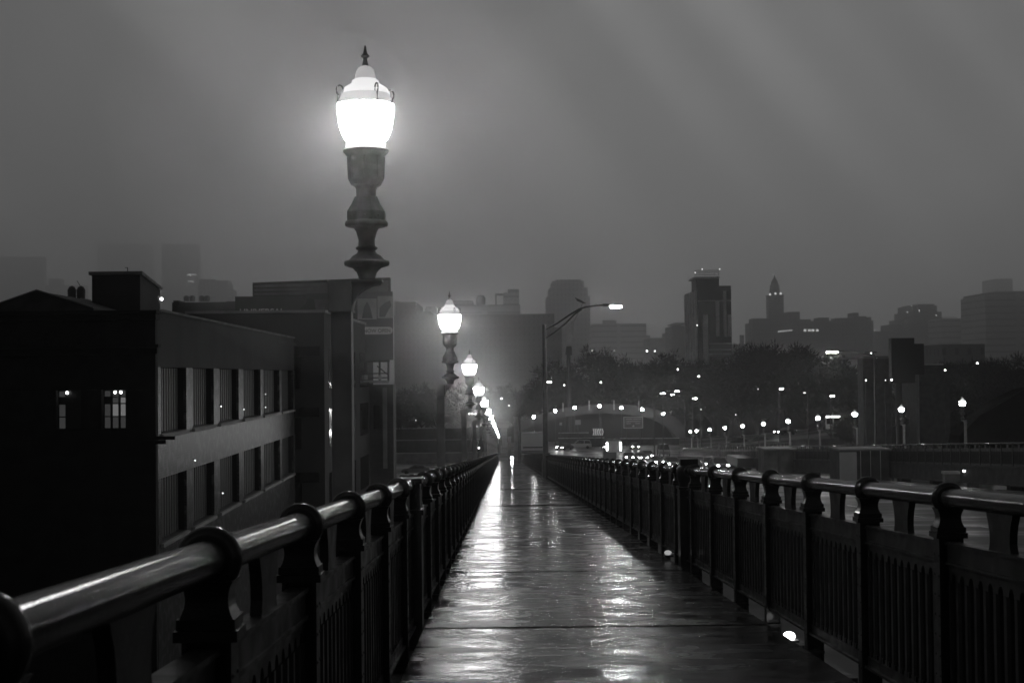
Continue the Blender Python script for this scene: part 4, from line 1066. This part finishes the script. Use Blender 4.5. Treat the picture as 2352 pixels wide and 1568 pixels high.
# rising ground with the side road and the bus
g = MB()
pts = [(1590, 1030, 300), (1700, 1020, 285), (1860, 1008, 272), (2040, 1004, 250), (2420, 1000, 210)]
pts2 = [(1600, 1002, 345), (1700, 1000, 335), (1860, 984, 320), (2040, 965, 300), (2420, 960, 260)]
F_ = [at(*p) for p in pts]; K_ = [at(*p) for p in pts2]
for i in range(len(F_) - 1):
    g.add([F_[i], F_[i + 1], K_[i + 1], K_[i]], [(0, 1, 2, 3)])
    g.add([(F_[i].x, F_[i].y, BASEZ - 1), (F_[i + 1].x, F_[i + 1].y, BASEZ - 1), F_[i + 1], F_[i]], [(0, 1, 2, 3)])
    g.add([(K_[i + 1].x, K_[i + 1].y, BASEZ - 1), (K_[i].x, K_[i].y, BASEZ - 1), K_[i], K_[i + 1]], [(0, 1, 2, 3)])
tag(g.build('hillside_road', M['ground']), kind='structure')

for lab, px, py in (('elongated bright lamp under the far girder above the pale wall', 2222, 1081), ('small bright lamp under the far girder at the right edge', 2322, 1089)):
    q = at(px, py, 95); r = thing('underdeck_lamp', lab, 'lamp', q, 0, 'lamps under the far girder')
    g = MB(); g.box(-.32, .32, -.12, .12, .07, .16); g.build('housing', M['black'], r)
    g = MB(); g.box(-.28, .28, -.10, .10, -.05, .066); g.build('lens', emis('underdeck lens', 12), r)
# curved railed bay and stone piers by the far edge of the road
def pier(lab, px0, px1, py0, py1, Y, m):
    a, b = at(px0, py0, Y), at(px1, py1, Y); zb = b.z - 2; r = thing('stone_pier', lab, 'pier', (a.x, Y, zb)); W = b.x - a.x; Hh = a.z - zb
    g = MB(); g.box(0, W, .6, 4, 0, Hh); g.build('body', m, r)
    return r, W, Hh
r, W, Hh = pier('ribbed stone pier with rounded columns left of the second pier, beyond the road', 1757, 1868, 1034, 1110, 150, M['concrete'])
for c, rr in ((.17, .12), (.46, .17), (.80, .19)):
    g = MB(); pr = []
    for k in range(14): pr += [(W * rr, Hh * k / 14), (W * rr * 1.03, Hh * (k + .15) / 14), (W * rr * 1.03, Hh * (k + .8) / 14)]
    g.lathe(pr + [(W * rr, Hh), (.01, Hh)], 'z', (W * c, .9, 0), 18); g.build('column', M['concrete'], r)
g = MB(); g.box(-.2, W + .2, -.5, 4.2, Hh + .003, Hh + .2); g.build('cap', M['concrete'], r)
r, W, Hh = pier('pier with a pale wet left face and posters, in front of the far girder', 1932, 2048, 1036, 1125, 112, M['concrete_dark'])
g = MB(); g.box(0, W * .33, .3, .598, 0, Hh - .1); g.build('pale_face', M['pale'], r)
g = MB(); g.box(-.1, W + .1, .2, 4.1, Hh + .003, Hh + .14); g.build('cap', M['concrete'], r)
for k in range(3): g = MB(); g.tube([(W * (.42 + .2 * k), .5, Hh), (W * (.42 + .2 * k), .5, 0)], .03, 6); g.build('pipe', M['pale'], r)
Y = 200; ctr = at(1712, 1040, Y)
r = thing('curved_railing', 'bulging pale-posted railing bay left of the ribbed pier', 'railing', (ctr.x + 2, Y + 4, bz(Y) - .6))
rad = 5.2; 
g = MB(); pr = [(rad * math.cos(t), rad * .8 * math.sin(t)) for t in [math.pi * (1.0 + i / 24) for i in range(25)]]
zt = at(1700, 1019, Y).z - r.location.z; zl = at(1700, 1050, Y).z - r.location.z; zd = at(1700, 1062, Y).z - r.location.z
g.tube([(x, y, zt) for x, y in pr], .10, 6); g.tube([(x, y, zl) for x, y in pr], .08, 6); g.build('rail', M['concrete'], r)
for x, y in pr: g = MB(); g.tube([(x, y, zl), (x, y, zt)], [.09, .06], 6); g.build('post', M['concrete'], r)
g = MB(); g.prism([(x * 1.05, y * 1.05) for x, y in pr], 'z', zd, zl - .25); g.build('slab', M['pale'], r)

# ------------------------------------------------------------------ vehicles
def car_proto(kind, paint):
    r = thing(kind[0], '', 'car')
    if kind[1] == 'sedan': L, W, H = 4.6, 1.8, 1.45; prof = [(-2.3, .35), (-2.3, .75), (-2.2, .95), (-1.6, 1.0), (-1.0, 1.0), (1.2, .92), (2.1, .78), (2.3, .6), (2.3, .35)]; cab = [(-1.65, 1.0), (-1.05, 1.43), (.25, 1.45), (1.15, .94)]
    elif kind[1] == 'suv': L, W, H = 4.9, 1.95, 1.85; prof = [(-2.45, .4), (-2.45, 1.05), (-2.3, 1.12), (1.3, 1.12), (2.3, .98), (2.45, .8), (2.45, .4)]; cab = [(-2.3, 1.13), (-2.05, 1.8), (.3, 1.85), (1.15, 1.13)]
    else: L, W, H = 5.4, 2.0, 2.3; prof = [(-2.7, .4), (-2.7, 1.3), (2.0, 1.25), (2.65, 1.0), (2.7, .4)]; cab = [(-2.68, 1.31), (-2.6, 2.28), (1.0, 2.3), (1.95, 1.26)]
    g = MB(); g.prism(prof, 'x', -W / 2, W / 2) if False else None
    # body along +y (front) : prism outline in (y,z) extruded in x
    g.prism(prof[::-1], 'x', -W / 2, W / 2); g.build('body', paint, r)
    g = MB(); (a0, z0), (a1, z1), (a2, z2), (a3, z3) = cab; w0, w1 = W / 2 - .04, W / 2 - .22
    g.hexa([(-w0, a0, z0 + .003), (w0, a0, z0 + .003), (w0, a3, z3 + .003), (-w0, a3, z3 + .003)], [(-w1, a1, z1 - .05), (w1, a1, z1 - .05), (w1, a2, z2 - .05), (-w1, a2, z2 - .05)]); g.build('window', M['car_glass'], r)
    g = MB(); g.hexa([(-w1, a1, z1 - .047), (w1, a1, z1 - .047), (w1, a2, z2 - .047), (-w1, a2, z2 - .047)], [(-w1 + .05, a1 + .08, z1 + .01), (w1 - .05, a1 + .08, z1 + .01), (w1 - .05, a2 - .08, z2), (-w1 + .05, a2 - .08, z2)])
    for sx in (-1, 1):
        for (ya, za, yb, zb_) in ((a0, z0, a1, z1), (a3, z3, a2, z2)): g.tube([(sx * w0, ya, za), (sx * w1, yb, zb_ - .04)], .04, 5)
        ym = (a1 + a2) / 2; g.tube([(sx * w0, ym, z0), (sx * w1, ym, z1 - .04)], .045, 5)
    g.build('roof', paint, r)
    for sx in (-1, 1):
        for yy in (-L / 2 + .85, L / 2 - .85):
            g = MB(); pr = [(.001, -.11), (.30, -.11), (.33, -.07), (.33, .07), (.30, .11), (.001, .11)]
            vs = [(h, q_ * math.cos(2 * math.pi * k / 14), q_ * math.sin(2 * math.pi * k / 14)) for q_, h in pr for k in range(14)]
            g.add([(sx * (W / 2 - .08) + v[0], yy + v[1], .33 + v[2]) for v in vs], [(i * 14 + k, i * 14 + (k + 1) % 14, (i + 1) * 14 + (k + 1) % 14, (i + 1) * 14 + k) for i in range(5) for k in range(14)], True)
            g.build('wheel', M['tyre'], r)
        g = MB(); g.box(sx * (W / 2 - .28) - .16, sx * (W / 2 - .28) + .16, L / 2 - .06, L / 2 + .02, .60, .74); g.build('headlight', M['car_light'], r)
        g = MB(); g.box(sx * (W / 2 - .2) - .14, sx * (W / 2 - .2) + .14, -L / 2 - .02, -L / 2 + .05, .75, .92); g.build('taillight', M['car_tail'], r)
    return r
protos = {'sedan_dark': car_proto(('car', 'sedan'), M['car_dark']), 'suv': car_proto(('car', 'suv'), M['car_white']), 'sedan_grey': car_proto(('car', 'sedan'), M['car_grey']), 'van': car_proto(('van', 'van'), M['car_grey'])}
usedp = set()
def gz(x, y): return roadz(y) if (3 < x < 29.5 and y < 460) else BASEZ
def place_car(kind, px, py, rz, label, Y=None, lights=True, z=None, cat='car', group='cars in the traffic beyond the railing'):
    """py = height of its lights in the picture; the depth follows from the road surface"""
    if Y is None:
        best = None
        for k in range(600, 4200):
            yy = k / 10.0; q = at(px, py, yy)
            if q.z - .68 <= gz(q.x, yy): best = yy; break
        Y = best or 300
    q = at(px, py, Y); loc = (q.x, Y, gz(q.x, Y) if z is None else z)
    pr = protos[kind]
    if kind not in usedp: usedp.add(kind); o = pr; o.location = loc; o.rotation_euler = (0, 0, rz); o['label'] = label; o['group'] = group
    else: o = dup(pr, loc, rz, label, group)
    o['category'] = cat
    if not lights:
        for ch in list(o.children):
            if ch.name.startswith(('headlight', 'taillight')): bpy.data.objects.remove(ch)
    return o
PI = math.pi
place_car('suv', 1332, 1022, PI / 2, 'pale sport utility vehicle side-on in front of the low plaza wall', 305, False, cat='sport utility vehicle')
place_car('sedan_dark', 1444, 1048, PI, 'dark car with lit headlights just right of the truck')
place_car('sedan_grey', 1471, 1049, PI + .2, 'grey car with lit headlights behind the dark car right of the truck')
place_car('sedan_dark', 1487, 1044, PI, 'dark car farthest back in the jam right of the truck')
place_car('van', 1524, 1038, PI, 'pale van standing taller than the cars around it in the jam', lights=False, cat='van')
place_car('sedan_dark', 1512, 1058, PI, 'dark rounded car in front of the pale van')
place_car('sedan_dark', 1543, 1062, PI, 'car with bright headlights left of the capped railing post')
place_car('sedan_grey', 1628, 1062, PI, 'car with the brightest headlights right of the capped railing post')
place_car('sedan_dark', 1650, 1066, PI + .1, 'car with headlights next to the brightest one, on its right')
place_car('sedan_grey', 1647, 1052, PI, 'car farther back above the brightest headlights')
place_car('sedan_dark', 1296, 1033, PI - .5, 'single car with a bright headlight left of the sport utility vehicle', 300)
place_car('sedan_grey', 1458, 1041, PI, 'small far car above the headlights right of the truck', 300)
place_car('sedan_dark', 1745, 1012, PI / 2 + .3, 'dark parked car on the raised road, right of the pair', 292, False, z=at(1745, 1019, 292).z, group='cars on the raised road')
place_car('sedan_dark', 1695, 1016, PI / 2 + .3, 'dark parked car on the raised road, left of the pair', 296, False, z=at(1695, 1022, 296).z, group='cars on the raised road')
place_car('sedan_dark', 1803, 992, PI / 2 + .5, 'dark car with small headlights on the raised road left of the bus', 290, True, z=at(1803, 998, 290).z, group='cars on the raised road')
place_car('sedan_grey', 955, 1070, PI / 2, 'pale-roofed parked car below the left railing, farther one', 232, False, group='parked cars left of the bridge')
place_car('suv', 925, 1096, PI / 2, 'parked car nearest the railing bend on the left below the bridge', 205, False, group='parked cars left of the bridge')
place_car('sedan_grey', 1072, 1025, PI / 2 + .3, 'pale parked car between the second and third lamp posts', 272, False, group='parked cars left of the bridge')
# box trucks
def truck(lab, px0, px1, py0, py1, Y, m, strips, row):
    a, b = at(px0, py0, Y), at(px1, py1, Y); zb = gz((a.x + b.x) / 2, Y)
    r = thing('box_truck', lab, 'truck', ((a.x + b.x) / 2, Y, zb)); W = (b.x - a.x) / 2; z0, z1 = b.z - zb, a.z - zb
    g = MB(); g.box(-W, W, 0, 8, z0, z1); g.build('cargo_box', m, r)
    g = MB(); g.box(-W * .9, W * .9, 8.2, 10, .6, z1 * .75); g.build('cab', M['car_grey'], r)
    g = MB(); g.box(-W * .85, W * .85, -.1, .6, .5, .75); g.build('bumper', M['black'], r)
    for sx in (-1, 1):
        for yy in (1.4, 8.8):
            g = MB(); n = 14; g.add([(sx * W * .8 + h, yy + .48 * math.cos(2 * PI * k / n), .48 + .48 * math.sin(2 * PI * k / n)) for h in (-.15, .15) for k in range(n)], [tuple(range(n)), tuple(range(n, 2 * n))[::-1]] + [(k, (k + 1) % n, n + (k + 1) % n, n + k) for k in range(n)]); g.build('wheel', M['tyre'], r)
        if strips: g = MB(); g.box(sx * W * .93 - .10, sx * W * .93 + .10, -.05, -.003, z0 + (z1 - z0) * .15, z0 + (z1 - z0) * .85); g.build('light_strip', M['marker'], r)
    for k in range(row):
        x = -W * .8 + 1.6 * W * k / max(row - 1, 1); g = MB(); g.ball((x, -.14, .68), .085, 8, 5); g.build('marker_light', M['marker'], r)
    return r
truck('box truck seen from behind with two glowing side strips and a row of lamps', 1393, 1427, 1012, 1038, 225, M['car_white'], True, 9)
truck('large plain white truck box standing left of the tall pole', 1197, 1250, 995, 1034, 300, M['car_white'], False, 0)
truck('low dark truck with a row of small marker lamps near the curved railing', 1693, 1733, 1052, 1072, 175, M['black'], False, 6)
# bus
Y = 262; a, b = at(1896, 955, Y), at(1931, 985, Y); r = thing('bus', 'long pale bus with marker lamps along its front roof on the raised road', 'bus', (a.x, Y, b.z - .3)); W = b.x - a.x; Hh = a.z - b.z + .3
dx, dy = at(1988, 960, Y + 16).x - b.x, 16
g = MB(); g.hexa([(0, 0, .35), (W, 0, .35), (W + dx, dy, .6), (dx, dy, .6)], [(0, 0, Hh), (W, 0, Hh), (W + dx, dy, Hh + .5), (dx, dy, Hh + .5)]); g.build('body', M['car_white'], r)
g = MB()
for k in range(2): g.box(.15 + k * W * .5, W * .5 - .1 + k * W * .5, -.03, -.003, Hh * .45, Hh * .85)
g.build('windscreen', M['car_glass'], r)
g = MB(); t0, t1 = .06, .92; g.hexa([(W + dx * t0 + .01, dy * t0, Hh * .45), (W + dx * t0 + .06, dy * t0, Hh * .45), (W + dx * t1 + .06, dy * t1, Hh * .45 + .3), (W + dx * t1 + .01, dy * t1, Hh * .45 + .3)], [(W + dx * t0 + .01, dy * t0, Hh * .8), (W + dx * t0 + .06, dy * t0, Hh * .8), (W + dx * t1 + .06, dy * t1, Hh * .8 + .4), (W + dx * t1 + .01, dy * t1, Hh * .8 + .4)]); g.build('window', M['car_glass'], r)
for k in range(6): g = MB(); g.ball((W * (.1 + .16 * k), -.05, Hh - .12), .09, 8, 5); g.build('marker_light', M['marker'], r)
for sx in (.3, W - .3): g = MB(); g.lathe([(.001, -.15), (.45, -.15), (.45, .15), (.001, .15)], 'y', (sx, 1.5, .45), 14); g.build('wheel', M['tyre'], r)

# lamp and bollards at the far end of the walkway
p = at(1176, 1051, 250); r = thing('low_floodlight', 'single bright low lamp at the far end of the walkway', 'lamp', (p.x, 250, bz(250)))
g = MB(); g.ball((0, -.2, p.z - bz(250)), .20, 12, 8); g.build('bulb', emis('low flood', 160), r)
g = MB(); g.box(-.25, .25, 0, .3, 0, max(p.z - bz(250) + .25, .3)); g.build('housing', M['black'], r)
for i, (x, y0, w_) in enumerate(((1170, 1005, 8), (1187, 960, 14))):
    a = at(x - w_ / 2, y0, 262); b = at(x + w_ / 2, y0, 262); r = thing('gate_pillar', ['pale narrow stone pillar at the end of the walkway', 'tall broad grey pillar at the right end of the walkway railing'][i], 'pillar', ((a.x + b.x) / 2, 262, BASEZ)); W = (b.x - a.x) / 2
    g = MB(); g.box(-W, W, -W, W, 0, a.z - BASEZ); g.build('shaft', M['concrete'], r); g = MB(); g.box(-W * 1.15, W * 1.15, -W * 1.15, W * 1.15, a.z - BASEZ + .003, a.z - BASEZ + .25); g.build('cap', M['concrete'], r)

# ------------------------------------------------------------------ trees
def tree_proto(seed, H=14.0, spread=.55, ntw=2600):
    rnd = random.Random(seed); r = thing('bare_tree', '', 'tree', group='bare trees behind the plaza')
    g = MB(); tips = []
    def branch(p, d, L, rad, lev):
        pts = [p]; q = Vector(p); dd = Vector(d)
        for i in range(4):
            dd = (dd + Vector((rnd.uniform(-.18, .18), rnd.uniform(-.18, .18), rnd.uniform(-.03, .14)))).normalized(); q = q + dd * L / 4; pts.append(q.copy())
        g.tube(pts, [rad * (1 - .17 * i) for i in range(5)], 6 if lev < 2 else 4, cap=False)
        if lev >= 3: tips.append((pts[-1], dd)); tips.append((pts[2], dd)); return
        n = (6, 4, 4)[lev]
        for k in range(n):
            t = rnd.uniform(.35, 1.0) if k else 1.0; i = min(int(t * 4), 3); bp = pts[i].lerp(pts[i + 1], t * 4 - i) if t < 1 else pts[4]
            a = 2 * PI * (k + rnd.random()) / n; tilt = rnd.uniform(.45, 1.05) * (spread + .45)
            u = Vector((math.cos(a), math.sin(a), 0)); nd = (dd * math.cos(tilt) + u * math.sin(tilt) + Vector((0, 0, .18))).normalized()
            branch(bp, nd, L * rnd.uniform(.55, .8), rad * .5, lev + 1)
    branch(Vector((0, 0, 0)), (0, 0, 1), H * .42, H * .022, 0)
    g.build('trunk', M['bark'], r)
    g = MB(); per = max(4, ntw // len(tips))
    for p, d in tips:
        for k in range(per):
            a = Vector((rnd.gauss(0, 1), rnd.gauss(0, 1), rnd.gauss(.3, 1))).normalized(); o = p + a * rnd.uniform(0, H * .07)
            e = (a + d * .5 + Vector((rnd.uniform(-.4, .4), rnd.uniform(-.4, .4), .2))).normalized() * rnd.uniform(.3, .85) * H / 14
            s_ = Vector((rnd.uniform(-1, 1), rnd.uniform(-1, 1), rnd.uniform(-1, 1))).normalized() * rnd.uniform(.035, .10) * H / 14
            g.add([o - s_, o + s_, o + e], [(0, 1, 2)])
    g.build('crown', M['twig'], r)
    return r
tp = [tree_proto(1, 14, .55, 9000), tree_proto(5, 13, .75, 9500), tree_proto(9, 15, .6, 10500)]
tused = set()
def tree(i, px, pytop, Y, label, scale=None, base=BASEZ, group='bare trees behind the plaza'):
    q = at(px, pytop, Y); H = q.z - base; s_ = H / (12.6, 11.6, 13.4)[i] if False else H / TH[i]
    if i not in tused: tused.add(i); o = tp[i]; o['label'] = label; o['group'] = group
    else: o = dup(tp[i], (0, 0, 0), 0, label, group)
    o.location = (q.x, Y, base); o.rotation_euler = (0, 0, (px * 7.3) % 6.28); o.scale = (s_ * (scale or 1), s_ * (scale or 1), s_)
    return o
TH = []
for t_ in tp:
    TH.append(max(v.co.z for ch in t_.children for v in ch.data.vertices) * .95)
rnd = random.Random(12)
spots = []
# crown line of the dark mass from left to right: (x, top y, depth)
line = [(930, 905, 300), (975, 880, 310), (1020, 890, 305), (1065, 872, 320), (1110, 885, 310), (1150, 900, 320), (1190, 880, 352), (1230, 870, 355), (1268, 855, 356),
        (1300, 820, 360), (1330, 795, 350), (1362, 805, 362), (1395, 815, 350), (1430, 822, 358), (1465, 828, 350), (1500, 806, 350), (1535, 815, 358), (1570, 825, 350),
        (1605, 830, 352), (1640, 822, 348), (1675, 808, 330), (1705, 795, 325), (1740, 788, 325), (1775, 784, 325), (1810, 784, 325), (1845, 790, 330), (1880, 800, 330), (1915, 815, 320), (1955, 820, 320),
        (2130, 830, 300), (2175, 835, 290), (2215, 830, 290), (2235, 828, 285), (2255, 836, 280), (2275, 830, 284), (2300, 822, 270), (2330, 815, 275), (2350, 812, 280), (2190, 832, 290), (2150, 838, 295)]
for x, y, Y in line: spots.append((x, y, Y))
for x in range(1310, 1960, 62): spots.append((x + rnd.uniform(-15, 15), 872 + rnd.uniform(-12, 14), 348))
for x in range(1640, 1960, 75): spots.append((x + rnd.uniform(-15, 15), 840 + rnd.uniform(-10, 12), 350))
for x, y in ((2070, 905), (2110, 890), (2150, 900), (2195, 905), (2240, 900), (2265, 880), (2285, 885), (2310, 880), (2340, 880), (2130, 880), (2175, 878), (2220, 880), (1975, 930), (2030, 925)): spots.append((x, y, 240))
def region(x):
    return ('left bank beside the lamp row' if x < 1180 else 'bank behind the arched overpass' if x < 1480 else 'slope under the striped tower' if x < 1690 else 'dark mound under the clock tower' if x < 1960 else 'dark right bank behind the globe lamps')
for k, (x, y, Y) in enumerate(spots):
    tree(k % 3, x, y, Y, 'one of the bare dark trees massed on the ' + region(x), scale=rnd.uniform(1.0, 1.3), group='bare trees on the ' + region(x))
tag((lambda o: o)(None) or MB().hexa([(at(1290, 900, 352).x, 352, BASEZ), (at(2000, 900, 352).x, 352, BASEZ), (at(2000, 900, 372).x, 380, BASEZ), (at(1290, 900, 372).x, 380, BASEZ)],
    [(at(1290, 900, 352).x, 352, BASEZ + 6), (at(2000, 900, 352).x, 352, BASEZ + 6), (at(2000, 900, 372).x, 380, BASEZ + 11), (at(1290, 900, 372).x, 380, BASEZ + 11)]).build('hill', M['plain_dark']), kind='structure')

# ------------------------------------------------------------------ air
HAZE = 0.00042
def haze_box(name, x0, x1, y0, y1, z0, z1, dens, aniso, alb):
    m = bpy.data.materials.new(name); m.use_nodes = True; t = m.node_tree; t.nodes.clear()
    o = t.nodes.new('ShaderNodeOutputMaterial'); v = t.nodes.new('ShaderNodeVolumePrincipled')
    v.inputs['Color'].default_value = (alb, alb, alb, 1); v.inputs['Density'].default_value = dens; v.inputs['Anisotropy'].default_value = aniso
    t.links.new(v.outputs[0], o.inputs['Volume'])
    g = MB(); g.box(x0, x1, y0, y1, z0, z1); b = g.build(name, m); tag(b, kind='stuff'); b.display_type = 'WIRE'
haze_box('haze', -3600, 3600, -40, 7600, BASEZ - 3, 720, HAZE, .88, .97)

# balls of mist added round the nearest lamps to give them a halo
mm = bpy.data.materials.new('halo_mist'); mm.use_nodes = True; t = mm.node_tree; t.nodes.clear()
o = t.nodes.new('ShaderNodeOutputMaterial'); v = t.nodes.new('ShaderNodeVolumePrincipled')
v.inputs['Color'].default_value = (.97, .97, .97, 1); v.inputs['Density'].default_value = .028; v.inputs['Anisotropy'].default_value = .35
t.links.new(v.outputs[0], o.inputs['Volume'])
for i in range(7):
    y = 10.5 if i == 0 else 26.8 + LSP * (i - 1)
    g = MB(); g.ball((0, 0, 0), 1.9, 24, 14); b = g.build('halo_mist', mm); b.location = (-1.0, y, bz(y) + lz(600)); tag(b, kind='stuff')
